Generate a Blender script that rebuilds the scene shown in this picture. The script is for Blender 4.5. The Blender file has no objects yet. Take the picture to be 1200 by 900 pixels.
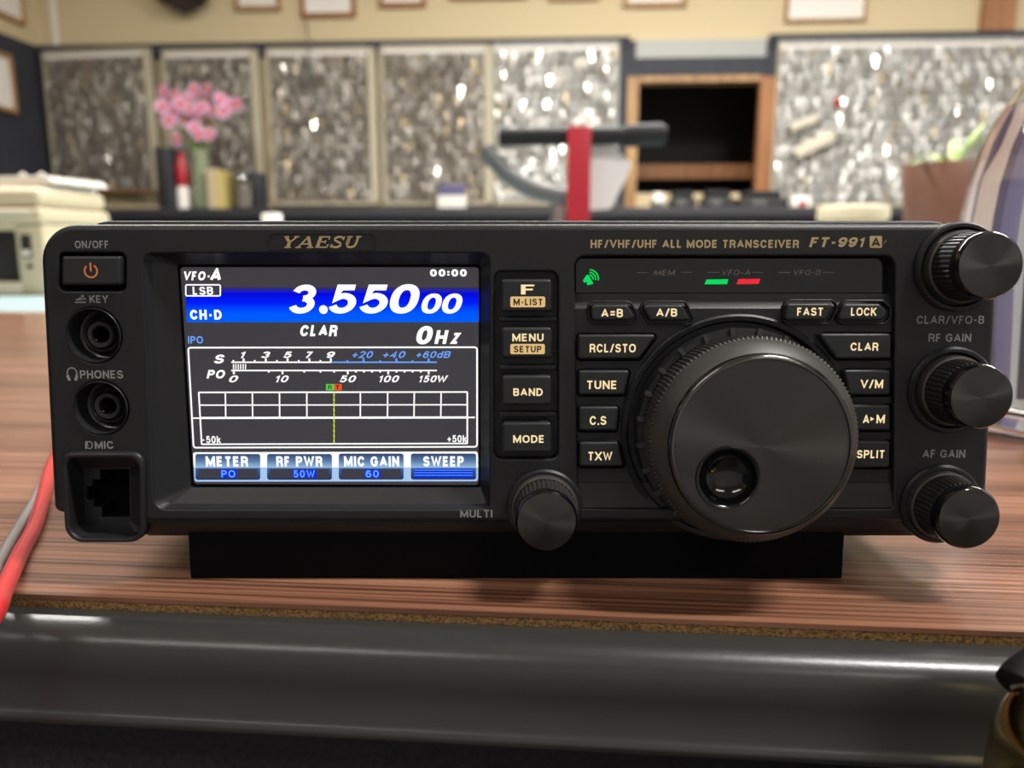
import bpy, bmesh, math, random
from mathutils import Vector, Matrix
from mathutils.geometry import tessellate_polygon
random.seed(7)
R = math.radians
SC = bpy.context.scene
COL = SC.collection

# ------------------------------------------------------------------ camera, world, exposure
F_PX = 905.0                 # focal length in pixels of the 1200 x 900 frame
TILT = R(3.0)                # the set leans back on its front stand
PITCH = R(7.3)               # camera pitch measured from the set's panel
D = 0.1839                   # camera to panel
CH = 0.0617                  # camera height above the panel's lower edge
TZ = 0.74                    # table top
GAP = 0.012                  # panel's lower edge above the table
YAW = R(3.4)                 # room turned against the camera
radio_M = Matrix.Translation((0, 0, TZ + GAP)) @ Matrix.Rotation(-TILT, 4, 'X')
CAM = radio_M @ Vector((0, -D, CH))
cam_d = bpy.data.cameras.new('camera'); cam = bpy.data.objects.new('camera', cam_d); COL.objects.link(cam)
cam.location = CAM
TH = PITCH + TILT
cam.rotation_euler = (math.pi / 2 - TH, 0, 0)
cam_d.sensor_width = 36.0; cam_d.lens = 36.0 * F_PX / 1200.0
cam_d.clip_start = 0.005; cam_d.clip_end = 50
cam_d.dof.use_dof = True; cam_d.dof.focus_distance = 0.184; cam_d.dof.aperture_fstop = 12.5
SC.camera = cam
SC.view_settings.view_transform = 'Standard'; SC.view_settings.look = 'None'
SC.view_settings.exposure = 0.0; SC.view_settings.gamma = 1.0; SC.view_settings.use_curve_mapping = False
W = bpy.data.worlds.new('world'); SC.world = W; W.use_nodes = True
W.node_tree.nodes['Background'].inputs[0].default_value = (1, .95, .88, 1)
W.node_tree.nodes['Background'].inputs[1].default_value = 0.1
SC.cycles.sample_clamp_indirect = 4.0
SC.cycles.max_bounces = 10; SC.cycles.transmission_bounces = 10; SC.cycles.glossy_bounces = 5
LAMPS = [  # x, y (room), size x, size y, watts
    (0.82, 0.04, 0.50, 0.12, 36.0),
    (-1.05, 1.35, 1.20, 0.16, 44.0),
    (0.30, 2.1, 1.20, 0.16, 54.0),
    (1.95, 1.75, 1.20, 0.16, 46.0),
    (-0.95, -1.15, 1.20, 0.16, 9.0),  # added fill behind the viewer, for the panel front and dial sheen
    (1.25, -1.45, 1.20, 0.16, 8.0),  # second added fill behind the viewer, bottle side
]

# ------------------------------------------------------------------ rulers
def ray(px, py):
    v = Vector(((px - 600) / F_PX, 1.0, -(py - 450) / F_PX))
    c, s = math.cos(TH), math.sin(TH)
    return Vector((v.x, c * v.y + s * v.z, -s * v.y + c * v.z))
def U(px, py, y=0.0):
    """(x, z) on the set's own plane at depth y behind the panel front."""
    c, s = math.cos(PITCH), math.sin(PITCH)
    vx, vy, vz = (px - 600) / F_PX, 1.0, -(py - 450) / F_PX
    dy, dz = c * vy + s * vz, -s * vy + c * vz
    t = (y + D) / dy
    return (vx * t, CH + dz * t)
def T(px, py, z=0.0):
    """world point on the table top (plus z)."""
    r = ray(px, py); t = (TZ + z - CAM.z) / r.z
    return CAM + r * t
cy, sy = math.cos(YAW), math.sin(YAW)
def room(x, y, z):     # room frame -> world
    return Vector((CAM.x + x * cy + y * sy, CAM.y - x * sy + y * cy, z))
def B(px, py, d):      # room-frame point of a pixel at room depth d
    r = ray(px, py)
    n = r.x * sy + r.y * cy; a = r.x * cy - r.y * sy
    t = d / n
    return Vector((a * t, d, CAM.z + r.z * t))

# ------------------------------------------------------------------ materials
def mat(name, col, rough=.5, metal=0., spec=.5, bump=0., bscale=300., emit=None, estr=1., coat=0., aniso=0., trans=0., ior=1.5):
    m = bpy.data.materials.new(name); m.use_nodes = True
    nt = m.node_tree; b = nt.nodes['Principled BSDF']
    b.inputs['Base Color'].default_value = (*col, 1); b.inputs['Roughness'].default_value = rough
    b.inputs['Metallic'].default_value = metal; b.inputs['Specular IOR Level'].default_value = spec
    b.inputs['Coat Weight'].default_value = coat; b.inputs['Anisotropic'].default_value = aniso
    b.inputs['Transmission Weight'].default_value = trans; b.inputs['IOR'].default_value = ior
    if emit:
        b.inputs['Emission Color'].default_value = (*emit, 1); b.inputs['Emission Strength'].default_value = estr
    if bump:
        tc = nt.nodes.new('ShaderNodeTexCoord'); n = nt.nodes.new('ShaderNodeTexNoise')
        n.inputs['Scale'].default_value = bscale; n.inputs['Detail'].default_value = 2
        bp = nt.nodes.new('ShaderNodeBump'); bp.inputs['Strength'].default_value = bump; bp.inputs['Distance'].default_value = .0005
        nt.links.new(tc.outputs['Object'], n.inputs['Vector']); nt.links.new(n.outputs['Fac'], bp.inputs['Height'])
        nt.links.new(bp.outputs['Normal'], b.inputs['Normal'])
    return m
def s2l(r, g, b):
    f = lambda c: (c / 255 / 12.92) if c <= 10 else ((c / 255 + .055) / 1.055) ** 2.4
    return (f(r), f(g), f(b))
def noise_mat(name, c1, c2, scale=(10, 10, 10), rough=.5, detail=4., lo=.35, hi=.65, spec=.5, coat=0., bump=0.):
    m = mat(name, c1, rough, spec=spec, coat=coat); nt = m.node_tree; b = nt.nodes['Principled BSDF']
    tc = nt.nodes.new('ShaderNodeTexCoord'); mp = nt.nodes.new('ShaderNodeMapping'); mp.inputs['Scale'].default_value = scale
    n = nt.nodes.new('ShaderNodeTexNoise'); n.inputs['Scale'].default_value = 1; n.inputs['Detail'].default_value = detail
    r = nt.nodes.new('ShaderNodeValToRGB'); r.color_ramp.elements[0].position = lo; r.color_ramp.elements[1].position = hi
    r.color_ramp.elements[0].color = (*c1, 1); r.color_ramp.elements[1].color = (*c2, 1)
    nt.links.new(tc.outputs['Object'], mp.inputs['Vector']); nt.links.new(mp.outputs['Vector'], n.inputs['Vector'])
    nt.links.new(n.outputs['Fac'], r.inputs['Fac']); nt.links.new(r.outputs['Color'], b.inputs['Base Color'])
    if bump:
        bp = nt.nodes.new('ShaderNodeBump'); bp.inputs['Strength'].default_value = bump; bp.inputs['Distance'].default_value = .001
        nt.links.new(n.outputs['Fac'], bp.inputs['Height']); nt.links.new(bp.outputs['Normal'], b.inputs['Normal'])
    return m
def emis(name, col, s=1.0):
    m = bpy.data.materials.new(name); m.use_nodes = True; nt = m.node_tree; nt.nodes.clear()
    e = nt.nodes.new('ShaderNodeEmission'); o = nt.nodes.new('ShaderNodeOutputMaterial')
    e.inputs[0].default_value = (*col, 1); e.inputs[1].default_value = s
    nt.links.new(e.outputs[0], o.inputs[0]); return m
def wood_mat():
    m = mat('walnut laminate', (.3, .15, .09), .3, spec=.5, coat=.35); nt = m.node_tree; b = nt.nodes['Principled BSDF']
    b.inputs['Coat Roughness'].default_value = .16
    L = nt.links.new
    tc = nt.nodes.new('ShaderNodeTexCoord')
    def layer(scale, det, lo, hi, c1, c2, dist=0.):
        mp = nt.nodes.new('ShaderNodeMapping'); mp.inputs['Scale'].default_value = scale
        n = nt.nodes.new('ShaderNodeTexNoise'); n.inputs['Scale'].default_value = 1; n.inputs['Detail'].default_value = det
        n.inputs['Distortion'].default_value = dist
        r = nt.nodes.new('ShaderNodeValToRGB'); r.color_ramp.elements[0].position = lo; r.color_ramp.elements[1].position = hi
        r.color_ramp.elements[0].color = (*c1, 1); r.color_ramp.elements[1].color = (*c2, 1)
        L(tc.outputs['Object'], mp.inputs['Vector']); L(mp.outputs['Vector'], n.inputs['Vector']); L(n.outputs['Fac'], r.inputs['Fac'])
        return r.outputs['Color']
    base = layer((2.0, 55, 1), 4, .3, .7, s2l(112, 72, 54), s2l(178, 131, 105), .2)
    fine = layer((6, 800, 1), 6, .34, .58, (.2, .15, .13), (1, 1, 1), .1)
    big = layer((.9, 14, 1), 2, .3, .7, (.8, .74, .7), (1.08, 1.02, 1.0))
    x1 = nt.nodes.new('ShaderNodeMix'); x1.data_type = 'RGBA'; x1.blend_type = 'MULTIPLY'; x1.inputs['Factor'].default_value = .9
    L(base, x1.inputs['A']); L(fine, x1.inputs['B'])
    x2 = nt.nodes.new('ShaderNodeMix'); x2.data_type = 'RGBA'; x2.blend_type = 'MULTIPLY'; x2.inputs['Factor'].default_value = 1
    L(x1.outputs['Result'], x2.inputs['A']); L(big, x2.inputs['B'])
    L(x2.outputs['Result'], b.inputs['Base Color'])
    return m
def spun_mat(name, col, rough, aniso, axis='Y'):
    m = mat(name, col, rough, metal=1., aniso=aniso); nt = m.node_tree; b = nt.nodes['Principled BSDF']
    t = nt.nodes.new('ShaderNodeTangent'); t.direction_type = 'RADIAL'; t.axis = axis
    nt.links.new(t.outputs[0], b.inputs['Tangent']); return m

M = {}
M['wood'] = wood_mat()
M['chip'] = noise_mat('raw chipboard edge', s2l(92, 66, 36), s2l(176, 136, 86), (1500, 1500, 1900), .9, 6, .34, .7, bump=.4)
M['nose'] = mat('dark vinyl edge', s2l(50, 50, 48), .3, spec=.5, bump=.05, bscale=900)
M['apron'] = noise_mat('dark cloth front', s2l(34, 34, 40), s2l(50, 50, 58), (500, 500, 500), .9)
M['panel'] = mat('black plastic', s2l(30, 31, 33), .42, spec=.4, bump=.12, bscale=4200)
M['case'] = mat('black painted steel', s2l(34, 35, 37), .5, spec=.4, bump=.15, bscale=3000)
M['deck'] = mat('black control plastic', s2l(33, 34, 36), .4, spec=.4, bump=.1, bscale=4200)
M['key'] = mat('dark rubber key', s2l(38, 40, 42), .42, spec=.4, bump=.06, bscale=4000)
M['gloss'] = mat('glossy black plastic', s2l(14, 14, 16), .1, spec=.6)
M['hole'] = mat('black socket', s2l(9, 9, 10), .9, spec=.1)
M['jack'] = mat('socket ring plastic', s2l(36, 37, 38), .28, spec=.5)
M['jackm'] = mat('socket nickel ring', s2l(120, 118, 112), .25, metal=1.)
M['knob'] = mat('knob plastic', s2l(62, 60, 56), .4, spec=.5, bump=.06, bscale=3000)
M['grip'] = mat('knob grip rubber', s2l(46, 46, 45), .36, spec=.5)
M['face'] = spun_mat('spun dark aluminium', s2l(84, 82, 80), .3, .88)
M['rim'] = mat('polished dark rim', s2l(105, 103, 100), .16, metal=1.)
M['dialside'] = mat('dial rubber side', s2l(62, 60, 57), .48, spec=.5)
M['print'] = mat('grey print', s2l(150, 150, 148), .6)
M['gold'] = mat('gold print', s2l(196, 172, 128), .4, metal=.2)
M['dimprint'] = mat('dim grey print', s2l(120, 112, 108), .6)
M['amber'] = emis('amber backlit legend', s2l(255, 228, 176), 1.0)
M['amberbox'] = emis('amber backlit box', s2l(240, 200, 135), .85)
M['ink'] = mat('dark ink', s2l(40, 30, 20), .7)
M['orange'] = emis('orange backlit mark', s2l(196, 112, 72), .8)
M['green'] = emis('green lamp', s2l(10, 225, 95), .95)
M['red'] = emis('red lamp', s2l(245, 45, 60), .95)
M['white'] = emis('screen white', (1, 1, .98), 1.15)
M['sblue'] = emis('screen light blue', s2l(110, 165, 255), 1.0)
M['sblued'] = emis('screen blue glow', s2l(10, 50, 215), 1.0)
M['syel'] = emis('screen yellow', s2l(205, 225, 60), 1.0)
M['sgrn'] = emis('screen green', s2l(95, 205, 75), 1.0)
M['sred'] = emis('screen red', s2l(235, 85, 45), 1.0)
M['sgrey'] = emis('screen dark grey', s2l(64, 62, 72), 1.0)
def ramp_emis(name, stops, axis, lo, hi):
    m = emis(name, (1, 1, 1), 1.0); nt = m.node_tree; e = nt.nodes['Emission']
    tc = nt.nodes.new('ShaderNodeTexCoord'); sx = nt.nodes.new('ShaderNodeSeparateXYZ')
    mr = nt.nodes.new('ShaderNodeMapRange'); mr.inputs['From Min'].default_value = lo; mr.inputs['From Max'].default_value = hi
    r = nt.nodes.new('ShaderNodeValToRGB'); cr = r.color_ramp
    while len(cr.elements) < len(stops): cr.elements.new(.5)
    for el, (p, c) in zip(cr.elements, stops): el.position = p; el.color = (*c, 1)
    L = nt.links.new
    L(tc.outputs['Object'], sx.inputs[0]); L(sx.outputs[axis], mr.inputs['Value']); L(mr.outputs[0], r.inputs[0]); L(r.outputs[0], e.inputs[0])
    return m
M['wallc'] = noise_mat('cream wallpaper', s2l(204, 186, 148), s2l(214, 196, 158), (220, 220, 220), .85)
M['wallg'] = noise_mat('pale grey wall', s2l(176, 176, 178), s2l(188, 188, 190), (40, 40, 40), .85)
M['navy'] = noise_mat('dark navy board', s2l(44, 46, 54), s2l(52, 54, 62), (30, 30, 30), .7)
M['counter'] = mat('dark counter', s2l(46, 46, 50), .5)
M['floor'] = noise_mat('grey floor', s2l(96, 88, 78), s2l(112, 104, 94), (6, 6, 6), .5)
M['ceil'] = noise_mat('white ceiling', s2l(214, 208, 196), s2l(222, 216, 204), (40, 40, 40), .9)
M['oak'] = noise_mat('oak frame', s2l(150, 110, 70), s2l(186, 146, 98), (40, 40, 4), .5)
M['oak2'] = noise_mat('brown wood', s2l(142, 92, 52), s2l(164, 110, 64), (40, 40, 4), .5)
M['paper'] = mat('white paper', s2l(236, 230, 222), .8)
M['cream'] = mat('cream plastic', s2l(206, 192, 162), .5)
M['cream2'] = mat('pale cream plastic', s2l(216, 206, 184), .45)
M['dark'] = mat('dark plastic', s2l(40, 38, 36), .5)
M['blue'] = mat('pale blue top', s2l(150, 172, 174), .5)
M['steel'] = mat('nickel key', s2l(205, 203, 198), .42, metal=.7)
M['steeld'] = mat('dull steel key', s2l(158, 152, 144), .45, metal=.7)
M['shine'] = mat('polished nickel key', s2l(235, 230, 220), .16, metal=1.)
M['brass'] = mat('brass key', s2l(188, 168, 132), .4, metal=.8)
M['bback'] = noise_mat('brown pegboard', s2l(110, 103, 91), s2l(156, 147, 131), (30, 30, 30), .8)
M['bback2'] = noise_mat('pale pegboard', s2l(150, 148, 142), s2l(176, 174, 168), (30, 30, 30), .8)
M['bframe'] = mat('cream board frame', s2l(190, 180, 156), .6)
M['redp'] = mat('red painted steel', s2l(176, 28, 44), .4)
M['blk'] = mat('black rubber', s2l(24, 24, 25), .55, spec=.3)
M['grey'] = mat('grey tube', s2l(96, 96, 96), .4, metal=.2)
M['silver'] = mat('silver metal', s2l(190, 188, 184), .3, metal=1.)
M['cloth'] = mat('white cloth', s2l(226, 222, 220), .9)
M['pink'] = mat('pink petals', s2l(232, 184, 212), .6)
M['pink2'] = mat('deep pink petals', s2l(218, 134, 178), .6)
M['pinkc'] = mat('orange flower centre', s2l(206, 120, 48), .7)
M['leaf'] = mat('green stem', s2l(134, 156, 92), .6)
M['leafp'] = noise_mat('striped spider plant leaf', s2l(120, 160, 70), s2l(220, 226, 160), (300, 20, 20), .5)
M['pot'] = mat('brown pot', s2l(122, 82, 66), .45)
M['soil'] = mat('dark soil', s2l(50, 38, 30), .9)
M['lintel'] = mat('pale grey panel', s2l(168, 168, 162), .5)
M['glass'] = mat('clear glass', (1, 1, 1), .0, trans=1., ior=1.45)
M['water'] = mat('clear water', (1, 1, 1), .0, trans=1., ior=1.33)
M['vase'] = mat('green tinted glass', s2l(214, 224, 190), .12, trans=.7)
M['redwire'] = mat('red insulation', s2l(206, 52, 54), .35, coat=.3)
M['greywire'] = mat('grey insulation', s2l(140, 138, 136), .35)
M['chrome'] = mat('polished chrome', s2l(225, 222, 215), .05, metal=1.)
M['gold_metal'] = mat('polished brass', s2l(214, 190, 128), .14, metal=1.)
M['mitten'] = mat('tan', s2l(220, 180, 130), .6)
M['book1'] = mat('yellow book', s2l(196, 176, 110), .7)
M['book2'] = mat('beige book', s2l(190, 172, 142), .7)
M['redc'] = mat('red plastic', s2l(170, 30, 40), .4)
M['purple'] = mat('violet label print', s2l(92, 88, 124), .6)
M['tube'] = emis('lamp tube', (1, .96, .88), 12.0)

# ------------------------------------------------------------------ mesh helpers
class MB:
    def __init__(s): s.v = []; s.f = []; s.m = []; s.mats = []
    def mi(s, m):
        if m not in s.mats: s.mats.append(m)
        return s.mats.index(m)
    def add(s, vs, fs, m):
        o = len(s.v); s.v += [tuple(v) for v in vs]; k = s.mi(m)
        for f in fs: s.f.append([o + i for i in f]); s.m.append(k)
    def build(s, name, parent=None, smooth=35, recalc=True):
        me = bpy.data.meshes.new(name); me.from_pydata(s.v, [], s.f)
        for m in s.mats: me.materials.append(M[m])
        me.polygons.foreach_set('material_index', s.m)
        if recalc:
            bm = bmesh.new(); bm.from_mesh(me)
            bmesh.ops.recalc_face_normals(bm, faces=bm.faces); bm.to_mesh(me); bm.free()
        if smooth:
            me.polygons.foreach_set('use_smooth', [True] * len(me.polygons)); me.set_sharp_from_angle(angle=R(smooth))
        me.update()
        o = bpy.data.objects.new(name, me); COL.objects.link(o)
        if parent: o.parent = parent
        return o
    # --- pieces
    def box(s, a, b, m, bev=0.):
        x0, x1 = sorted((a[0], b[0])); y0, y1 = sorted((a[1], b[1])); z0, z1 = sorted((a[2], b[2]))
        if not bev:
            vs = [(x, y, z) for x in (x0, x1) for y in (y0, y1) for z in (z0, z1)]
            s.add(vs, [(0, 1, 3, 2), (4, 6, 7, 5), (0, 4, 5, 1), (2, 3, 7, 6), (0, 2, 6, 4), (1, 5, 7, 3)], m); return
        bm = bmesh.new(); bmesh.ops.create_cube(bm, size=1)
        bmesh.ops.scale(bm, vec=(x1 - x0, y1 - y0, z1 - z0), verts=bm.verts)
        bmesh.ops.translate(bm, vec=((x0 + x1) / 2, (y0 + y1) / 2, (z0 + z1) / 2), verts=bm.verts)
        bmesh.ops.bevel(bm, geom=bm.edges[:], offset=bev, segments=3, profile=.5, affect='EDGES')
        bm.verts.index_update()
        s.add([v.co for v in bm.verts], [[v.index for v in f.verts] for f in bm.faces], m); bm.free()
    def tube(s, pts, r, m, n=10, cap=True):
        pts = [Vector(p) for p in pts]; rings = []
        rs = r if isinstance(r, (list, tuple)) else [r] * len(pts)
        up = Vector((0, 0, 1))
        for i, p in enumerate(pts):
            t = (pts[min(i + 1, len(pts) - 1)] - pts[max(i - 1, 0)]).normalized()
            u = t.cross(up)
            if u.length < .05: u = t.cross(Vector((1, 0, 0)))
            u.normalize(); w = u.cross(t)
            rings.append([p + (u * math.cos(2 * math.pi * k / n) + w * math.sin(2 * math.pi * k / n)) * rs[i] for k in range(n)])
        fs = []
        for i in range(len(pts) - 1):
            for k in range(n):
                fs.append((i * n + k, i * n + (k + 1) % n, (i + 1) * n + (k + 1) % n, (i + 1) * n + k))
        if cap: fs += [tuple(range(n)), tuple(range((len(pts) - 1) * n, len(pts) * n))]
        s.add([v for r_ in rings for v in r_], fs, m)
    def lathe(s, prof, c, m, n=48, axis='Z', cap0=False, cap1=False, wob=None):
        """prof: (r, h) pairs; axis Z: c = (x, y, z0); axis Y: c = (x, z) and h is y (negative towards the viewer)."""
        vs = []
        for j, (r, h) in enumerate(prof):
            for k in range(n):
                a = 2 * math.pi * k / n
                rr = r * (wob(j, k) if wob else 1)
                if axis == 'Z': vs.append((c[0] + rr * math.cos(a), c[1] + rr * math.sin(a), c[2] + h))
                else: vs.append((c[0] + rr * math.cos(a), h, c[1] + rr * math.sin(a)))
        fs = [(j * n + k, j * n + (k + 1) % n, (j + 1) * n + (k + 1) % n, (j + 1) * n + k) for j in range(len(prof) - 1) for k in range(n)]
        if cap0: fs.append(tuple(range(n)))
        if cap1: fs.append(tuple(range((len(prof) - 1) * n, len(prof) * n)))
        s.add(vs, fs, m)
    def plate(s, outer, m, holes=(), y=0., depth=.002, ro=.0005, rh=.0004, n=3, back=False):
        """flat plate in the x-z plane, front at y, going back by depth; rounded outer and hole edges."""
        loops = [offset(ccw(outer), ro)] + [offset(ccw(h), -rh) for h in holes]
        tri = tessellate_polygon([[Vector((p[0], p[1], 0)) for p in l] for l in loops])
        flat = [p for l in loops for p in l]
        fs = []
        for t in tri:
            a, b, c = (flat[i] for i in t)
            ar = (b[0] - a[0]) * (c[1] - a[1]) - (b[1] - a[1]) * (c[0] - a[0])
            if abs(ar) < 1e-14: continue
            fs.append(t if ar > 0 else t[::-1])
        s.add([(p[0], y, p[1]) for p in flat], fs, m)
        for li, base in enumerate([ccw(outer)] + [ccw(h) for h in holes]):
            r = ro if li == 0 else -rh; ar = abs(r); rings = []
            for k in range(n + 1):
                a = k / n * math.pi / 2
                rings.append([(p[0], y + ar * (1 - math.cos(a)), p[1]) for p in offset(base, r * (1 - math.sin(a)))])
            rings.append([(p[0], y + depth, p[1]) for p in base])
            q = len(base); fs = []
            for j in range(len(rings) - 1):
                for k in range(q):
                    f = (j * q + k, j * q + (k + 1) % q, (j + 1) * q + (k + 1) % q, (j + 1) * q + k)
                    fs.append(f[::-1] if li == 0 else f)
            s.add([v for rg in rings for v in rg], fs, m)
    def loft(s, rings, m, cap=False):
        q = len(rings[0])
        fs = [(j * q + k, j * q + (k + 1) % q, (j + 1) * q + (k + 1) % q, (j + 1) * q + k) for j in range(len(rings) - 1) for k in range(q)]
        if cap: fs += [tuple(range(q)), tuple(range((len(rings) - 1) * q, len(rings) * q))]
        s.add([v for r in rings for v in r], fs, m)
    def flat(s, poly, y, m):
        s.add([(p[0], y, p[1]) for p in poly], [tuple(range(len(poly)))], m)

def area(p): return sum(p[i][0] * p[(i + 1) % len(p)][1] - p[(i + 1) % len(p)][0] * p[i][1] for i in range(len(p))) / 2
def ccw(p): return list(p) if area(p) > 0 else list(p)[::-1]
def offset(p, d):
    if abs(d) < 1e-12: return list(p)
    out = []; n = len(p)
    for i in range(n):
        a, b, c = Vector(p[i - 1][:2]), Vector(p[i][:2]), Vector(p[(i + 1) % n][:2])
        e1 = (b - a).normalized(); e2 = (c - b).normalized()
        n1 = Vector((-e1.y, e1.x)); n2 = Vector((-e2.y, e2.x))
        t = n1 + n2; k = max(1 + n1.dot(n2), .3)
        out.append(tuple(b + t * (d / k)))
    return out
def rpoly(pts, rad, seg=5):
    """round the corners of a polygon; rad in metres, one or per corner."""
    out = []; n = len(pts)
    for i in range(n):
        r = rad[i] if isinstance(rad, (list, tuple)) else rad
        a, b, c = Vector(pts[i - 1]), Vector(pts[i]), Vector(pts[(i + 1) % n])
        u = (a - b); v = (c - b); lu, lv = u.length, v.length
        if r <= 1e-6: out.append(tuple(b)); continue
        u.normalize(); v.normalize(); ang = math.acos(max(-1, min(1, u.dot(v))))
        tl = min(r / math.tan(ang / 2), lu * .49, lv * .49); rr = tl * math.tan(ang / 2)
        cen = b + (u + v).normalized() * (rr / math.sin(ang / 2))
        p0, p1 = b + u * tl, b + v * tl
        a0 = math.atan2(p0.y - cen.y, p0.x - cen.x); a1 = math.atan2(p1.y - cen.y, p1.x - cen.x)
        da = (a1 - a0 + math.pi) % (2 * math.pi) - math.pi
        for k in range(seg + 1):
            t = a0 + da * k / seg; out.append((cen.x + rr * math.cos(t), cen.y + rr * math.sin(t)))
    return out
def P(pts, y=0.): return [U(a, b, y) for a, b in pts]
def rect(x0, y0, x1, y1): return [(x0, y0), (x1, y0), (x1, y1), (x0, y1)]
MM = .001
def circ(c, r, n=48): return [(c[0] + r * math.cos(2 * math.pi * k / n), c[1] + r * math.sin(2 * math.pi * k / n)) for k in range(n)]

def _arc(cx, cy, rx, ry, a0, a1, n=12):
    return [(cx + rx * math.cos(R(a0 + (a1 - a0) * k / n)), cy + ry * math.sin(R(a0 + (a1 - a0) * k / n))) for k in range(n + 1)]
def _ring(x0, y0, x1, y1, p=2.3, n=28):
    o = []
    for k in range(n + 1):
        t = 2 * math.pi * k / n + math.pi / 2; c, q = math.cos(t), math.sin(t)
        o.append(((x0 + x1) / 2 + (x1 - x0) / 2 * math.copysign(abs(c) ** (2 / p), c), (y0 + y1) / 2 + (y1 - y0) / 2 * math.copysign(abs(q) ** (2 / p), q)))
    return o
_C = [(.98, .74)] + _arc(.5, .5, .5, .5, 42, 318, 22) + [(.98, .26)]
_S = [(.94, .78)] + _arc(.5, .755, .45, .245, 20, 180, 10) + _arc(.5, .755, .45, .25, 190, 262, 5) + _arc(.5, .25, .5, .255, 80, 0, 6) + _arc(.5, .25, .5, .25, -10, -160, 12) + [(.02, .22)]
# glyph: (width to cap height, strokes); 'c' strokes close on themselves
GL = {
 'A': (.86, [[(0, 0), (.5, 1), (1, 0)], [(.2, .3), (.8, .3)]]), 'B': (.72, [[(0, 0), (0, 1), (.6, 1)] + _arc(.62, .765, .33, .235, 90, -90, 8) + [(0, .53)], [(0, .53), (.62, .53)] + _arc(.65, .265, .35, .265, 90, -90, 8) + [(0, 0)]]),
 'C': (.82, [_C]), 'D': (.78, [[(0, 0), (0, 1), (.45, 1)] + _arc(.45, .5, .55, .5, 90, -90, 14) + [(0, 0), (0, .3)]]),
 'E': (.66, [[(1, 1), (0, 1), (0, 0), (1, 0)], [(0, .52), (.92, .52)]]), 'F': (.62, [[(1, 1), (0, 1), (0, -.3)], [(0, .5), (.88, .5)]]),
 'G': (.86, [[(.96, .76)] + _arc(.5, .5, .5, .5, 42, 330, 22) + [(.98, .12), (.98, .46), (.55, .46)]]), 'H': (.76, [[(0, -.3), (0, 1.3)], [(1, -.3), (1, 1.3)], [(0, .5), (1, .5)]]),
 'I': (0, [[(.5, -.3), (.5, 1.3)]]), 'K': (.76, [[(0, -.3), (0, 1.3)], [(1.05, 1.1), (.05, .38)], [(.36, .6), (1.08, -.1)]]), 'L': (.6, [[(0, 1.3), (0, 0), (1, 0)]]),
 'M': (.96, [[(0, -.3), (0, 1.3)], [(1, -.3), (1, 1.3)], [(-.06, 1.14), (.5, .1), (1.06, 1.14)]]), 'N': (.78, [[(0, -.3), (0, 1.3)], [(1, -.3), (1, 1.3)], [(-.06, 1.1), (1.06, -.1)]]),
 'O': (.88, [_ring(0, 0, 1, 1)]), 'P': (.7, [[(0, -.3), (0, 1), (.62, 1)] + _arc(.64, .735, .36, .265, 90, -90, 8) + [(0, .47)]]),
 'R': (.74, [[(0, -.3), (0, 1), (.6, 1)] + _arc(.62, .74, .36, .26, 90, -90, 8) + [(0, .48)], [(.55, .5), (.92, .3), (1, -.2)]]), 'S': (.74, [_S]),
 'T': (.72, [[(-.06, 1), (1.06, 1)], [(.5, 1), (.5, -.3)]]), 'U': (.76, [[(0, 1.3), (0, .36)] + _arc(.5, .36, .5, .36, 180, 360, 12) + [(1, 1.3)]]), 'V': (.84, [[(-.1, 1.22), (.5, 0), (1.1, 1.22)]]),
 'W': (1.15, [[(-.03, 1.2), (.26, 0), (.5, .9), (.74, 0), (1.03, 1.2)]]), 'X': (.84, [[(-.1, 1.12), (1.1, -.12)], [(-.1, -.12), (1.1, 1.12)]]), 'Y': (.84, [[(-.1, 1.16), (.5, .45), (1.1, 1.16)], [(.5, .5), (.5, -.3)]]),
 'Z': (.74, [[(0, 1), (1, 1), (0, 0), (1, 0)]]),
 '0': (.66, [_ring(0, 0, 1, 1)]), '1': (.44, [[(.0, .74), (.55, .84), (.9, 1), (.9, -.3)]]), '2': (.66, [[(.02, .74)] + _arc(.5, .7, .48, .3, 165, -20, 12) + [(.7, .42), (.02, 0), (1, 0)]]),
 '3': (.68, [[(.03, .8)] + _arc(.48, .765, .44, .235, 160, -90, 12), _arc(.48, .265, .5, .265, 90, -165, 14)]), '4': (.7, [[(.74, -.3), (.74, 1), (0, .28), (1.02, .28)]]),
 '5': (.68, [[(.96, 1), (.2, 1), (.1, .5)] + _arc(.5, .32, .5, .32, 125, -160, 16)]), '6': (.68, [[(.94, .8)] + _arc(.5, .62, .44, .38, 60, 180, 8) + [(.0, .34)] + _arc(.5, .3, .5, .3, 180, 530, 18)]), '7': (.64, [[(-.02, 1), (1, 1), (.38, -.2)]]),
 '9': (.68, [[(.06, .2)] + _arc(.5, .38, .44, .38, 240, 360, 8) + [(1, .66)] + _arc(.5, .7, .5, .3, 0, 350, 18)]),
 '/': (.5, [[(-.1, -.15), (1.1, 1.15)]]), '-': (.46, [[(0, .42), (1, .42)]]), '+': (.62, [[(-.12, .4), (1.12, .4)], [(.5, .02), (.5, .78)]]), '=': (.62, [[(-.1, .28), (1.1, .28)], [(-.1, .68), (1.1, .68)]]),
 '.': (0, [[(.5, 0), (.5, .07)]]), ':': (0, [[(.5, .18), (.5, .26)], [(.5, .68), (.5, .76)]]), ' ': (.18, []),
 'z': (.6, [[(0, 1), (1, 1), (0, 0), (1, 0)]]), 'd': (.62, [[(1, 1.3), (1, -.3)], _ring(0, 0, 1, .68)]), 'k': (.62, [[(0, -.3), (0, 1.3)], [(1.0, .72), (.05, .28)], [(.34, .44), (1.08, -.1)]]),
}
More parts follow.
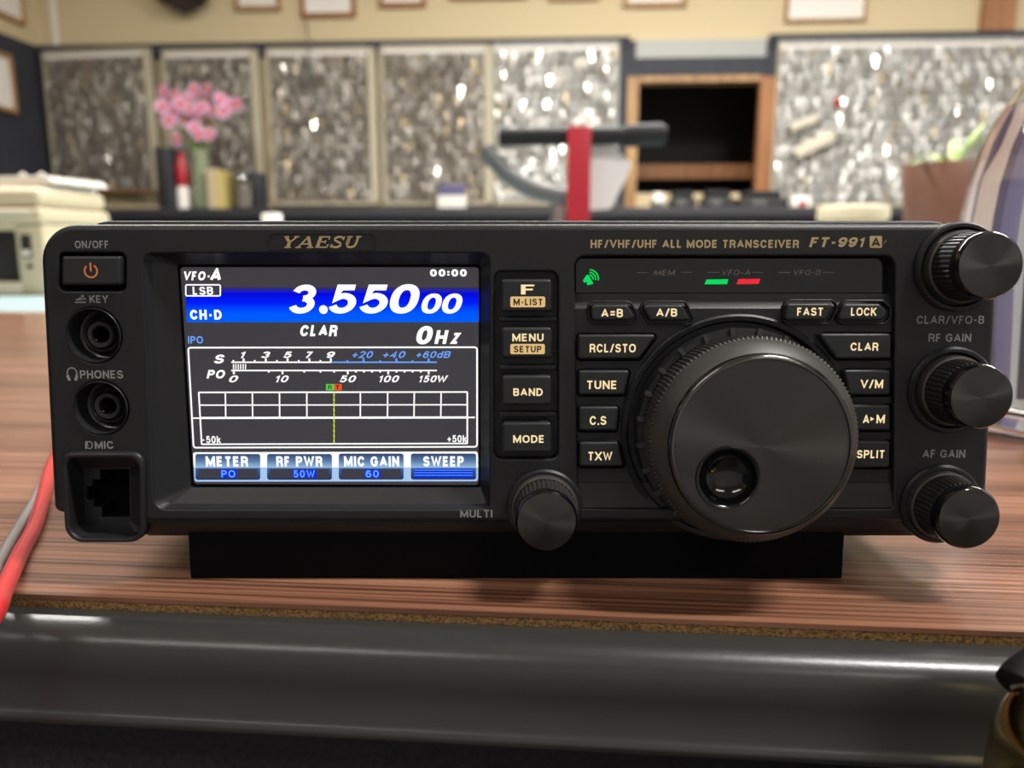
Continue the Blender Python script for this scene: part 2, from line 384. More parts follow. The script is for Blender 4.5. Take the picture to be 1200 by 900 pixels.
def _clip(poly, lo=0., hi=1.):
    for sgn, lim in ((1, lo), (-1, hi)):
        out = []
        for i, p in enumerate(poly):
            q = poly[i - 1]; fp = (p[1] - lim) * sgn >= -1e-9; fq = (q[1] - lim) * sgn >= -1e-9
            if fp != fq:
                t = (lim - q[1]) / (p[1] - q[1]); out.append((q[0] + (p[0] - q[0]) * t, lim))
            if fp: out.append(p)
        poly = out
        if not poly: break
    return poly
_tc = {}
def glyphs(txt, wt, shear, space):
    key = (txt, wt, shear, space)
    if key in _tc: return _tc[key]
    vs, fs = [], []; pen = 0.; t = wt
    for ch in txt:
        w, strokes = GL[ch]; wid = max(w - t, 0)
        for st in strokes:
            closed = len(st) > 4 and abs(st[0][0] - st[-1][0]) + abs(st[0][1] - st[-1][1]) < 1e-6
            pts = [Vector((pen + t / 2 + u * wid, t / 2 + v * (1 - t))) for u, v in st]
            if ch in '.:' : pts = [Vector((pen + t / 2, p.y)) for p in pts]; pts[1].y = pts[0].y; pts = [Vector((pts[0].x, pts[0].y - t / 2)), Vector((pts[0].x, pts[0].y + t / 2))]
            clean = [pts[0]]
            for p in pts[1:]:
                if (p - clean[-1]).length > 1e-5: clean.append(p)
            pts = clean; n = len(pts); L, Q = [], []
            for i in range(n):
                if closed: a, c = pts[i - 1] if i else pts[-2], pts[i + 1] if i < n - 1 else pts[1]
                else: a, c = pts[max(i - 1, 0)], pts[min(i + 1, n - 1)]
                e1 = (pts[i] - a); e2 = (c - pts[i])
                if e1.length < 1e-9: e1 = e2
                if e2.length < 1e-9: e2 = e1
                e1.normalize(); e2.normalize()
                n1 = Vector((-e1.y, e1.x)); n2 = Vector((-e2.y, e2.x)); k = max(1 + n1.dot(n2), .35)
                o = (n1 + n2) * (t / 2 / k); L.append(pts[i] + o); Q.append(pts[i] - o)
            if ch in '-=+': L = [p + Vector((0, .0)) for p in L]
            for i in range(n - 1):
                poly = _clip([tuple(L[i]), tuple(L[i + 1]), tuple(Q[i + 1]), tuple(Q[i])])
                if len(poly) < 3: continue
                b = len(vs); vs += poly; fs.append(tuple(range(b, b + len(poly))))
        pen += max(w, t) + .16 * space
        if ch == ' ': pen += .08
    vs = [(x + shear * y, y) for x, y in vs]
    x0 = min(v[0] for v in vs); x1 = max(v[0] for v in vs)
    y0 = min(v[1] for v in vs); y1 = max(v[1] for v in vs)
    if y1 - y0 < .6: pass
    _tc[key] = ([((x - x0) / (x1 - x0), (y - y0) / (y1 - y0)) for x, y in vs], fs)
    return _tc[key]
def write(mb, txt, x0, y0, x1, y1, y, m, bold=.02, shear=0., space=1.0):
    """letters filling the pixel box (x0, y0)-(x1, y1) on the set's plane at depth y."""
    vs, fs = glyphs(txt, .15 + bold * 1.7, shear, space)
    a = U(x0, y1, y); b = U(x1, y0, y); c = U(x1, y1, y)
    mb.add([(a[0] + (c[0] - a[0]) * u, y, a[1] + (b[1] - a[1]) * v) for u, v in vs], fs, m)
def stroke(mb, pts, w, y, m):
    """flat open polyline of width w, points already in metres."""
    pts = [Vector(p) for p in pts]; L = []; Rr = []
    for i, p in enumerate(pts):
        t = (pts[min(i + 1, len(pts) - 1)] - pts[max(i - 1, 0)]).normalized(); nrm = Vector((-t.y, t.x)) * w / 2
        L.append(p + nrm); Rr.append(p - nrm)
    n = len(pts)
    mb.add([(p.x, y, p.y) for p in L + Rr], [(i, i + 1, n + i + 1, n + i) for i in range(n - 1)], m)
def outline(mb, pts, w, y, m):
    pts = ccw(pts); inn = offset(pts, w); n = len(pts)
    mb.add([(p[0], y, p[1]) for p in pts + inn], [(i, (i + 1) % n, n + (i + 1) % n, n + i) for i in range(n)], m)

def tag(o, label, cat, group=None):
    o['label'] = label; o['category'] = cat
    if group: o['group'] = group
    return o
def thing(name, label, cat, loc=(0, 0, 0), rotz=0., group=None):
    o = bpy.data.objects.new(name, None); o.empty_display_size = .02; COL.objects.link(o)
    o.location = loc; o.rotation_euler = (0, 0, rotz)
    return tag(o, label, cat, group)
def struct(o):
    o['kind'] = 'structure'; return o
def to_room(o):
    o.location = (CAM.x, CAM.y, 0); o.rotation_euler = (0, 0, -YAW); return o
def rthing(name, label, cat, p, group=None, rz=0.):    # thing standing at a room-frame point
    return thing(name, label, cat, room(p[0], p[1], p[2]), -YAW + rz, group)

# ================================================================== THE ROOM
WD = 3.6                                      # back wall distance
HZ = 2.42                                     # ceiling
tl = B(47, 54, WD); XL = tl.x; XR = 2.75; YB = -2.3
ZT = B(600, 47, WD).z                         # line between the dark boards and the cream wall
dl = B(741, 96, WD); dr = B(891, 226, WD)     # opening
mb = MB()
mb.box((XL - .1, WD, 0), (dl.x, WD + .1, HZ), 'wallc'); mb.box((dr.x, WD, 0), (XR + .1, WD + .1, HZ), 'wallc')
mb.box((dl.x, WD, dl.z), (dr.x, WD + .1, HZ), 'wallc'); mb.box((dl.x, WD, 0), (dr.x, WD + .1, dr.z), 'wallc')
struct(to_room(mb.build('wall_back', smooth=0)))
mb = MB(); mb.box((XL - .1, YB, ZT), (XL, WD, HZ), 'wallc'); mb.box((XL - .1, YB, 0), (XL, WD, ZT), 'navy'); struct(to_room(mb.build('wall_left', smooth=0)))
mb = MB(); mb.box((XR, YB, 0), (XR + .1, WD, HZ), 'wallg'); struct(to_room(mb.build('wall_right', smooth=0)))
mb = MB(); mb.box((XL - .1, YB - .1, 0), (XR + .1, YB, HZ), 'wallg'); struct(to_room(mb.build('wall_front', smooth=0)))
mb = MB(); mb.box((XL - .1, YB - .1, -.05), (XR + .1, WD + 1.2, 0), 'floor'); struct(to_room(mb.build('floor', smooth=0)))
mb = MB(); mb.box((XL - .1, YB - .1, HZ), (XR + .1, WD + 1.2, HZ + .05), 'ceil'); struct(to_room(mb.build('ceiling', smooth=0)))
# dark store behind the opening, with a low shelf
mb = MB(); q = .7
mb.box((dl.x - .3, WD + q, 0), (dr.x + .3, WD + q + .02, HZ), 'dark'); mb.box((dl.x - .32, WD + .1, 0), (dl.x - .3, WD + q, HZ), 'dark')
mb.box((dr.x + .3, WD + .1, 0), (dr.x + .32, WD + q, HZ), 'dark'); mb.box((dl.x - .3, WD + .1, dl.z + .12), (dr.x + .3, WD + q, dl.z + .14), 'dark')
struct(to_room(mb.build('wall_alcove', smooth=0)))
mb = MB(); a = B(742, 194, WD + .5); b_ = B(890, 210, WD + .5)
mb.box((a.x - .25, WD + .45, b_.z), (b_.x + .25, WD + .69, a.z), 'oak2'); o = to_room(mb.build('shelf', smooth=0)); tag(o, 'brown wooden shelf inside the dark opening in the wall', 'shelf')
# dark navy cladding around the boards, grey lintel, oak frame
mb = MB(); e = .02
def strip(mb, x0, y0, x1, y1, m, th=.03, d=WD, yoff=0.):
    a = B(x0, y0, d); c = B(x1, y1, d); zz = sorted((a.z, c.z)); mb.box((a.x, d - th - yoff, zz[0]), (c.x, d - yoff, zz[1]), m)
zt2 = ZT; zl = B(600, 62, WD).z
mb.box((XL, WD - .035, zl), (B(738, 50, WD).x, WD, ZT), 'navy')
mb.box((B(900, 50, WD).x, WD - .035, zl), (XR, WD, ZT), 'navy')
strip(mb, 722, 50, 738, 300, 'navy', .035); strip(mb, 897, 50, 912, 300, 'navy', .035)
strip(mb, 738, 70, 897, 92, 'navy', .03)
struct(to_room(mb.build('trim_1', smooth=0)))
mb = MB(); strip(mb, 738, 49, 897, 70, 'lintel', .025); struct(to_room(mb.build('trim_2', smooth=0)))
mb = MB(); strip(mb, 735, 92, 742, 300, 'oak', .045); strip(mb, 889, 92, 897, 300, 'oak2', .045); strip(mb, 742, 92, 889, 97, 'oak', .045); struct(to_room(mb.build('trim_3', smooth=0)))
mb = MB(); a = B(1146, 40, WD); c = B(1182, 40, WD); mb.box((a.x, WD - .04, ZT), (c.x, WD, HZ), 'oak2'); struct(to_room(mb.build('trim_4', smooth=0)))
mb = MB(); a = B(60, 20, WD); c = B(67, 20, WD); mb.box((a.x, WD - .006, ZT), (c.x, WD, HZ), 'paper'); struct(to_room(mb.build('trim_5', smooth=0)))

# ceiling lamps and two added fills: housing, tubes and their light
for i, (x, y, sx, sy_, w) in enumerate(LAMPS):
    t = rthing('ceiling_light', ['short fluorescent ceiling light over the walnut table', 'white fluorescent ceiling light over the printer',
        'white fluorescent ceiling light in front of the doorway', 'white fluorescent ceiling light near the pale key board', 'added fill light behind the viewer, on the printer side, brightening the radio front', 'added fill light behind the viewer, on the bottle side, brightening the radio front'][i], 'lamp', (x, y, HZ))
    mb = MB(); mb.box((-sx / 2, -sy_ / 2, -.05), (sx / 2, sy_ / 2, 0), 'paper', .01); mb.build('housing', t)
    for k in (-1, 1):
        mb = MB(); mb.tube([(-sx / 2 + .03, k * .04, -.068), (sx / 2 - .03, k * .04, -.068)], .013, 'tube', 10); mb.build('tube', t)
    l = bpy.data.lights.new('lamp_light', 'AREA'); l.shape = 'RECTANGLE'; l.size = sx; l.size_y = sy_; l.energy = w; l.color = (1, .972, .93)
    lo = bpy.data.objects.new('lamp_light', l); COL.objects.link(lo); lo.parent = t; lo.location = (0, 0, -.09)

# ================================================================== THE TABLE
eL, eR = T(0, 695), T(1200, 741)
ang = math.atan2(eR.y - eL.y, eR.x - eL.x)
eM = (eL + eR) / 2
tb = thing('table', 'dark walnut laminate table with a black edge, under the radio', 'table', (eM.x, eM.y, 0), ang)
TL, TRt = -1.3, 1.3
DEEP = .735
mb = MB(); mb.box((TL, 0, TZ - .0012), (TRt, DEEP, TZ), 'wood'); mb.build('laminate_top', tb, smooth=0)
mb = MB(); mb.box((TL, .0004, TZ - .026), (TRt, DEEP, TZ - .0012), 'chip'); mb.build('chipboard_core', tb, smooth=0)
prof = [(0.0002, -.0034), (-.0035, -.0038), (-.006, -.0046), (-.0078, -.0058), (-.0092, -.0076), (-.0100, -.010), (-.0104, -.014), (-.0106, -.0226), (-.0112, -.0234), (-.0119, -.0242), (-.0121, -.0252), (-.0116, -.0262), (-.0100, -.027), (.0002, -.027)]
mb = MB(); n = len(prof); vs = [(x, y, TZ + z) for x in (TL, TRt) for y, z in prof]
mb.add(vs, [(i, (i + 1) % n, n + (i + 1) % n, n + i) for i in range(n)] + [tuple(range(n)), tuple(range(n, 2 * n))], 'nose'); mb.build('edge_strip', tb, smooth=50)
mb = MB(); mb.box((TL + .02, .012, .06), (TRt - .02, .03, TZ - .026), 'apron'); mb.build('front_board', tb, smooth=0)
for x in (TL + .06, TRt - .06):
    for y in (.08, DEEP - .06):
        mb = MB(); mb.box((x - .03, y - .03, 0), (x + .03, y + .03, TZ - .026), 'dark', .004); mb.build('leg', tb)
mb = MB(); mb.box((TL, DEEP, TZ - .03), (TRt, DEEP + .004, TZ + .0002), 'oak2'); mb.build('back_strip', tb, smooth=0)
# second, pale blue desk beyond
t2 = thing('desk', 'pale blue topped desk behind the walnut table, carrying the printer', 'desk', (eM.x, eM.y, 0), ang)
mb = MB(); mb.box((TL, DEEP + .01, TZ - .03), (TRt, DEEP + .85, TZ), 'blue', .003); mb.build('desk_top', t2)
for x in (TL + .06, TRt - .06):
    for y in (DEEP + .1, DEEP + .78):
        mb = MB(); mb.box((x - .025, y - .025, 0), (x + .025, y + .025, TZ - .03), 'dark', .004); mb.build('leg', t2)

# ================================================================== THE RADIO
rad = thing('radio_transceiver', 'black desktop radio transceiver with a lit blue screen and a large tuning dial', 'radio')
rad.matrix_world = radio_M
rad.location = radio_M.translation; rad.rotation_euler = (-TILT, 0, 0)
S = 1 / 4880.0     # metres per pixel on the panel, for radii only

# case
mb = MB()
cx0, cx1 = U(62, 300)[0], U(1158, 300)[0]; zt = U(600, 258.5, .0125)[1]
outl = rpoly([(cx0 + .004, .0045), (cx1 - .004, .0045), (cx1, zt), (cx0, zt)][::1], [.002, .002, .0065, .0065])
mb.plate(outl, 'case', [offset(ccw(outl), .0016)], y=.0125, depth=.2375, ro=.0008, rh=.0002)
mb.loft([[(p[0], .25, p[1]) for p in outl], [(p[0], .2505, p[1]) for p in offset(ccw(outl), .001)] if area(outl) > 0 else [(p[0], .2505, p[1]) for p in outl]], 'case', cap=True)
mb.build('case', rad)
for sx in (-1, 1):
    mb = MB(); mb.lathe([(.0065, -.0040), (.007, -.0034), (.007, .0005)], (sx * .085, .232, .0045), 'blk', 20, cap0=True, cap1=True); mb.build('rear_foot', rad)

xs0, xs1 = U(220, 650, .003)[0], U(990, 650, .003)[0]
mb = MB(); mb.box((xs0, .0034, -.0122), (xs1, .0075, .0062), 'hole', .0008); mb.box((xs0, .0075, -.0125), (xs0 + .006, .05, .0046), 'hole', .0008); mb.box((xs1 - .006, .0075, -.0125), (xs1, .05, .0046), 'hole', .0008); mb.build('front_stand', rad)

# front panel with its openings
outer = P([(44.5, 262.5), (1173, 262.5), (1155.5, 613), (163, 613), (163, 536), (77, 536), (80, 601), (62, 601)])
rTL, rTR = 44 * S, 52 * S
outer = rpoly(outer, [rTL, rTR, 6 * S, 1 * S, 4 * S, 4 * S, 1 * S, 10 * S], 10)
h_lcd = rpoly(P([(167, 297), (583, 297), (584, 597), (181, 597)]), [12 * S, 8 * S, 8 * S, 14 * S])
h_col = rpoly(P(rect(590 - 11, 318, 654, 538)), 9 * S)
h_col[0:0] = []
h_ctl = rpoly(P([(673, 300), (1049, 300), (1047, 596), (678, 596)]), [13 * S, 13 * S, 4 * S, 4 * S])
h_pow = rpoly(P(rect(69, 296, 147, 341)), 7 * S)
jk = U(110, 393); jp = U(118.5, 478)
h_j1 = circ(jk, 32 * S); h_j2 = circ(jp, 32 * S)
h_mic = rpoly(P([(76, 535), (163, 535), (164, 611.5), (82, 611.5)]), 8 * S)
# the LCD hole and the key column must not meet: keep a rib between them
h_lcd = rpoly(P([(167, 297), (573, 297), (573, 597), (181, 597)]), [12 * S, 8 * S, 8 * S, 14 * S])
mb = MB()
mb.plate(outer, 'panel', [h_lcd, h_col, h_ctl, h_pow, h_j1, h_j2], y=0., depth=.0128, ro=.0014, rh=.0005, n=4)
# lower slanting lip that turns back under the panel
a = U(160, 613); b_ = U(1155.5, 613); z1 = U(600, 628.5, .004)[1]
zz = a[1]
pr = [(0.0014, zz + .0004), (.0016, zz - .0004), (.0040, z1 + .0004), (.0046, z1), (.0130, z1), (.0130, zz)]
vs = [(x, y, z) for x in (a[0] + .0006, b_[0] - .0006) for y, z in pr]; n = len(pr)
mb.add(vs, [(i, (i + 1) % n, n + (i + 1) % n, n + i) for i in range(n)] + [tuple(range(n)), tuple(range(n, 2 * n))], 'panel')
mb.build('front_panel', rad, 30)
# printed legends on the panel
e = -.00006
def legend(*items):
    mb = MB()
    for it in items: write(mb, *it[:5], e, 'print', *it[5:])
    return mb
def done(mb): mb.build('legend', rad, 0, False)['label'] = 'small grey printed legend'
done(legend(('ON/OFF', 88, 282, 127, 291, .015)))
mb = legend(('KEY', 105, 346, 127.5, 355, .02))
stroke(mb, P([(88, 354.2), (101, 354.2)]), 1.4 * S, e, 'print'); stroke(mb, P([(89, 351.4), (101, 350)]), 1.5 * S, e, 'print'); stroke(mb, P([(92, 350), (98.5, 346.5)]), 1.2 * S, e, 'print')
mb.add([(p[0], e, p[1]) for p in circ(U(97, 347), 1.7 * S, 12)], [tuple(range(12))], 'print'); done(mb)
mb = legend(('PHONES', 94, 434, 144.5, 443.5, .015))
c = U(84.5, 437); stroke(mb, [(c[0] + 5.6 * S * math.cos(t), c[1] + 6 * S * math.sin(t)) for t in [R(k) for k in range(-40, 221, 13)]], 1.3 * S, e, 'print')
for sx in (-1, 1): stroke(mb, [(c[0] + sx * 5.2 * S, c[1] - 2.5 * S), (c[0] + sx * 5.0 * S, c[1] - 5 * S), (c[0] + sx * 3.2 * S, c[1] - 9 * S)], 3.2 * S, e, 'print')
done(mb)
mb = legend(('MIC', 111, 517, 133, 526, .015), ('D', 102.5, 517, 109, 526, -.02)); mb.flat(P(rect(100, 517, 101.8, 526)), e, 'print'); done(mb)
done(legend(('MULTI', 539, 597.5, 577, 606.5, .015))); done(legend(('CLAR/VFO-B', 1074, 370, 1153, 379.5, .01)))
done(legend(('RF GAIN', 1088, 391, 1138, 400.5, .012))); done(legend(('AF GAIN', 1081, 527, 1131, 536.5, .015)))
mb = MB()
write(mb, 'HF/VHF/UHF ALL MODE TRANSCEIVER', 692, 281, 936, 290.5, e, 'gold', .035, 0., 1.0)
write(mb, 'FT-991', 948, 278, 1013, 289.5, e, 'gold', .035, .2, .7)
bx = rpoly(P(rect(1019, 276.5, 1033.5, 290.5)), 1.5 * S)
mb.flat(ccw(bx), e, 'gold'); write(mb, 'A', 1021, 278.5, 1031.5, 288.5, e * 2, 'ink', .02)
stroke(mb, P([(1036, 285), (1038.5, 281.5)]), .7 * S, e, 'gold')
mb.build('model_lettering', rad, 0, False)['label'] = 'gold printed type line'
# maker's badge: rim and serif italic letters
mb = MB(); ring = rpoly(P(rect(316, 273, 440, 293)), 4 * S)
mb.plate(ring, 'panel', [offset(ccw(ring), .8 * S)], y=-.00025, depth=.0004, ro=.0001, rh=.0001, n=2); mb.build('badge', rad)
bd = bpy.context.scene.objects['badge']
mb = MB()
def serif(mb, strokes, x0, w):
    for pts, wd in strokes:
        q = []
        for u, v in pts:
            xx = x0 + u * w + (v - .5) * 5.0; yy = 290.5 - v * 13.5
            q.append(U(xx, yy))
        stroke(mb, q, wd * S, -.0004, 'gold')
th, tn, sf = 3.6, 1.6, 1.5
serif(mb, [([(.12, .98), (.5, .45)], th), ([(.9, .98), (.5, .45)], tn), ([(.5, .5), (.5, .03)], th), ([(0, .96), (.34, .96)], sf), ([(.68, .96), (1.02, .96)], sf), ([(.28, .04), (.72, .04)], sf)], 331.5, 17)
serif(mb, [([(.1, .03), (.52, .98)], tn), ([(.5, .98), (.88, .03)], th), ([(.24, .34), (.74, .34)], sf), ([(-.04, .04), (.28, .04)], sf), ([(.66, .04), (1.04, .04)], sf)], 350, 19)
serif(mb, [([(.2, .98), (.2, .03)], th), ([(.05, .95), (.92, .95)], sf), ([(.2, .52), (.7, .52)], sf), ([(.05, .05), (.95, .05)], sf), ([(.9, .98), (.88, .72)], sf), ([(.92, .02), (.98, .3)], sf), ([(.68, .38), (.68, .66)], sf)], 371.5, 15)
pts = [(.88, .78), (.72, .93), (.42, .95), (.2, .83), (.22, .66), (.5, .53), (.76, .4), (.82, .22), (.66, .07), (.36, .05), (.12, .2)]
serif(mb, [(pts, 2.4), ([(.9, .98), (.88, .68)], sf), ([(.1, .02), (.12, .32)], sf)], 388.5, 15)
serif(mb, [([(.18, .95), (.18, .3), (.27, .1), (.5, .05), (.72, .12), (.8, .32), (.8, .95)], 2.4), ([(.18, .95), (.18, .28)], th), ([(0, .96), (.4, .96)], sf), ([(.64, .96), (1, .96)], sf)], 405, 16.5)
mb.build('badge_lettering', bd, 0, False)['label'] = 'gold serif lettering'

# power key
mb = MB(); mb.plate(rpoly(P(rect(72.5, 300, 141.5, 334), -.001), 3 * S), 'key', y=-.0012, depth=.006, ro=.0006); pk = mb.build('power_button', rad)
mb = MB(); mb.plate(rpoly(P(rect(66, 293, 150, 344), .0042), 3 * S), 'hole', y=.0042, depth=.0005, ro=.0001); mb.build('button_well', rad)
mb = MB(); c = U(106.5, 317.6, -.00125); y = -.00127
stroke(mb, [(c[0] + 7.2 * S * math.sin(t), c[1] + 7.2 * S * math.cos(t)) for t in [R(k) for k in range(32, 329, 12)]], 2 * S, y, 'orange')
stroke(mb, [(c[0], c[1] + 9.6 * S), (c[0], c[1] - .5 * S)], 2 * S, y, 'orange'); mb.build('power_symbol', pk, 0, False)['label'] = 'orange power symbol'

# jacks
for nm, c in (('key_jack', jk), ('phones_jack', jp)):
    mb = MB()
    mb.lathe([(32 * S, -.0002), (31 * S, -.0004), (29.5 * S, .0006), (28 * S, .0045), (22 * S, .0052)], c, 'jack', 56, 'Y')
    mb.lathe([(22 * S, .0052), (21.5 * S, .0036), (20 * S, .0033), (18.5 * S, .0036), (18 * S, .0056), (16.8 * S, .0056)], c, 'jack', 48, 'Y')
    j = mb.build(nm, rad)
    mb = MB(); mb.lathe([(16.8 * S, .006), (16.6 * S, .0034), (15 * S, .0028), (10.6 * S, .0030), (9.4 * S, .0036)], c, 'jack', 40, 'Y'); mb.build('socket_ring', j)
    mb = MB(); mb.lathe([(9.4 * S, .0036), (8.6 * S, .0044), (8.4 * S, .012), (.0001, .012)], c, 'hole', 32, 'Y'); mb.build('socket_hole', j)
    mb = MB(); c2 = (c[0] - 5.4 * S, c[1] - 6.6 * S)
    mb.lathe([(2.6 * S, .0045), (2.4 * S, .0033), (1.2 * S, .0029), (.00001, .0028)], c2, 'jackm', 12, 'Y'); mb.build('contact_spring', j)

# microphone socket: raised block, funnel, modular opening
mb = MB()
bo = rpoly(P([(69, 529.5), (168.5, 529.5), (169.5, 637), (75, 637)], -.0012), [14 * S, 16 * S, 22 * S, 22 * S], 8)
bi = rpoly(P([(77, 537.5), (161, 537.5), (163, 631), (82, 631)], -.0012), [10 * S, 12 * S, 16 * S, 16 * S], 8)
mb.plate(bo, 'panel', [bi], y=-.0012, depth=.0075, ro=.0010, rh=.0008, n=4)
mi_ = rpoly(P([(97, 549), (153, 547), (154, 612), (99, 613)], .005), 2 * S, 8)
bi2 = ccw(bi); mi2 = ccw(mi_)
ww = [(.88 * a[0] + .12 * b[0], .88 * a[1] + .12 * b[1]) for a, b in zip(bi2, mi2)]
mb.loft([[(p[0], -.0004, p[1]) for p in bi2], [(p[0], .003, p[1]) for p in ww], [(p[0], .005, p[1]) for p in mi2]], 'panel')
mk = mb.build('microphone_jack', rad, 40)
mb = MB(); yy = .0052
op = P([(117, 550), (151, 550), (152, 606), (119, 606), (119, 594), (109, 594), (109, 586), (101, 586), (101, 570), (108, 570), (108, 562), (117, 562)], yy)
fr = P([(95, 546), (156, 545), (156, 615), (97, 616)], yy)
mb.plate(fr, 'panel', [op], y=yy, depth=.001, ro=.0001, rh=.0002, n=2); mb.build('socket_frame', mk)
mb = MB(); mb.loft([[(p[0], yy + .001, p[1]) for p in ccw(op)], [(p[0], yy + .0065, p[1]) for p in ccw(op)]], 'hole'); mb.flat(ccw(op), yy + .0065, 'hole'); mb.build('socket_hole', mk, 0)

# display bezel: funnel from the panel to the screen
SY = .0042
scr = rpoly(P([(211, 313), (561, 313), (561, 568.5), (227, 567.5)], SY), 4 * S)
mb = MB(); hl = ccw(rpoly(P([(167, 297), (573, 297), (573, 597), (181, 597)]), [12 * S, 8 * S, 8 * S, 14 * S], 6)); sl = ccw(rpoly(P([(208, 310), (563, 310), (563, 571), (224, 571)], SY), 3 * S, 6))
m1 = [(.8 * a[0] + .2 * b[0], .8 * a[1] + .2 * b[1]) for a, b in zip(hl, sl)]
mb.loft([[(p[0], .0003, p[1]) for p in hl], [(p[0], .0018, p[1]) for p in m1], [(p[0], SY - .0002, p[1]) for p in sl], [(p[0], SY + .002, p[1]) for p in sl]], 'panel')
mb.build('display_bezel', rad, 25)
M['lcd'] = mat('screen glass over backlight', (.012, .012, .014), .08, spec=.5, emit=s2l(62, 60, 66), estr=.7)
mb = MB(); mb.plate(scr, 'lcd', y=SY, depth=.0015, ro=.0001, n=1); sc_ = mb.build('screen', rad)
def on(k): return SY - .00004 * k
def text_part(name, items, k=3):
    mb = MB()
    for it in items: write(mb, it[0], it[1], it[2], it[3], it[4], on(k), it[5], *it[6:])
    return mb.build(name, sc_, 0, False)
# blue band
zb0, zb1 = U(300, 377.5, on(1))[1], U(300, 337, on(1))[1]
M['band'] = ramp_emis('screen blue band', [(0, s2l(0, 95, 255)), (.25, s2l(0, 88, 255)), (.55, s2l(0, 30, 250)), (.82, s2l(5, 10, 225)), (1, s2l(48, 46, 90))], 'Z', zb0, zb1)
mb = MB(); mb.flat(P([(217, 337), (561, 337), (561, 377.5), (219, 377.5)], on(1))[::-1], on(1), 'band'); mb.build('frequency_band', sc_, 0, False)
text_part('frequency_readout', [('3', 339, 333.5, 371.5, 367.5, 'white', .028, .2), ('5', 385.5, 333.5, 418, 367.5, 'white', .028, .2), ('5', 421.5, 333.5, 455, 367.5, 'white', .028, .2), ('0', 457, 333, 492, 367.5, 'white', .028, .2),
    ('0', 494, 344, 518, 367.5, 'white', .028, .2), ('0', 518, 344, 542, 367.5, 'white', .028, .2)])['label'] = 'large white frequency digits'
mb = MB(); c = U(379, 362.8, on(3)); mb.flat(circ(c, 5.1 * S, 20), on(3), 'white'); mb.build('decimal_point', sc_, 0, False)
mb = MB()
for a in ((('VFO-', 216, 318, 246, 328.5, 'white', .05, .2)), ('A', 246, 314, 259, 328.5, 'white', .05, .2), ('LSB', 226, 336, 250, 345.5, 'white', .03), ('CH-D', 223, 363, 260, 374.5, 'white', .05), ('CLAR', 352, 381, 396, 394, 'white', .05, .2)):
    write(mb, a[0], a[1], a[2], a[3], a[4], on(3), a[5], *a[6:])
outline(mb, rpoly(P(rect(217, 333, 259, 347.5), on(2)), 2.5 * S), 1.6 * S, on(3), 'white'); mb.flat(ccw(rpoly(P(rect(217.5, 333.5, 258.5, 347), on(2)), 2.5 * S)), on(2), 'sgrey')
mb.build('mode_readout', sc_, 0, False)
mb = MB(); write(mb, 'IPO', 220.5, 394, 238, 402.5, on(3), 'sblue', .02); mb.build('preamp_readout', sc_, 0, False)
text_part('clock_readout', [('00:00', 504, 315.5, 547, 324, 'white', .05, 0, 1.1)])
text_part('offset_readout', [('0', 488, 382, 507.5, 403.5, 'white', .045, .2), ('H', 509, 387, 526, 403, 'white', .05, .2), ('z', 527, 390, 541, 403, 'white', .05, .2)])
# meter
mb = MB()
outline(mb, rpoly(P([(219.5, 406.5), (560, 406), (560, 524.5), (226, 525.5)], on(2)), 4 * S), 1.9 * S, on(2), 'white')
mb.build('meter_frame', sc_, 0, False)
mb = MB(); w = 1.7 * S
def ln(x0, y0, x1, y1, m='white', wd=w, k=3): stroke(mb, P([(x0, y0), (x1, y1)], on(k)), wd, on(k), m)
ln(271, 424.5, 388, 424.5); ln(388, 424.5, 512, 424.5, 'sblue')
for x in (285.5, 311.5, 337, 362.5, 387.7): ln(x, 424.5, x, 420, 'white', 2.2 * S)
for x in (273.5, 298.5, 324.5, 350, 375.5): ln(x, 424.5, x, 422, 'white', 2 * S)
for x in (426, 464.5, 502.3): ln(x, 424.5, x, 420, 'sblue', 2.2 * S)
for x in (407, 445.5, 483.5): ln(x, 424.5, x, 422.2, 'sblue', 2 * S)
ln(271, 434.2, 512, 434.2)
for x in (274, 331, 407.5, 455, 502.3): ln(x, 434, x, 438.6, 'white', 2.2 * S)
for x in (315, 356.5, 375.5, 391.5, 417, 426.5, 436, 445.5, 464.5, 474, 483.5, 493): ln(x, 434, x, 436.6, 'white', 2 * S)
mb.build('meter_scale', sc_, 0, False)
mb = MB()
for k in range(6): ln(273.7 + k * 2.8, 426.6, 273.7 + k * 2.8, 432.8, 'white', 1.3 * S)
mb.build('meter_bar', sc_, 0, False)
it = [('S', 251, 415.5, 263.5, 426, 'white', .04, .25), ('PO', 242, 433.5, 264, 443.5, 'white', .04, .25)]
for t_, x0, x1 in (('1', 282, 288.5), ('3', 306, 317), ('5', 332, 342.5), ('7', 358, 367.5), ('9', 382.5, 393)): it.append((t_, x0, 412, x1, 419.5, 'white', .03, .3))
for t_, x0, x1 in (('0', 268.5, 279.5), ('10', 323.5, 338.5), ('50', 398, 417.5), ('100', 444.5, 468), ('150', 491.5, 512)): it.append((t_, x0, 440, x1, 448, 'white', .02, .3))
it.append(('W', 513, 440, 525.5, 448, 'white', .04, .2))
for t_, x0, x1 in (('+20', 413, 437.5), ('+40', 449, 475.5), ('+60dB', 488, 528.5)): it.append((t_, x0, 411.5, x1, 419.5, 'sblue', .012, .3))
text_part('meter_figures', it)
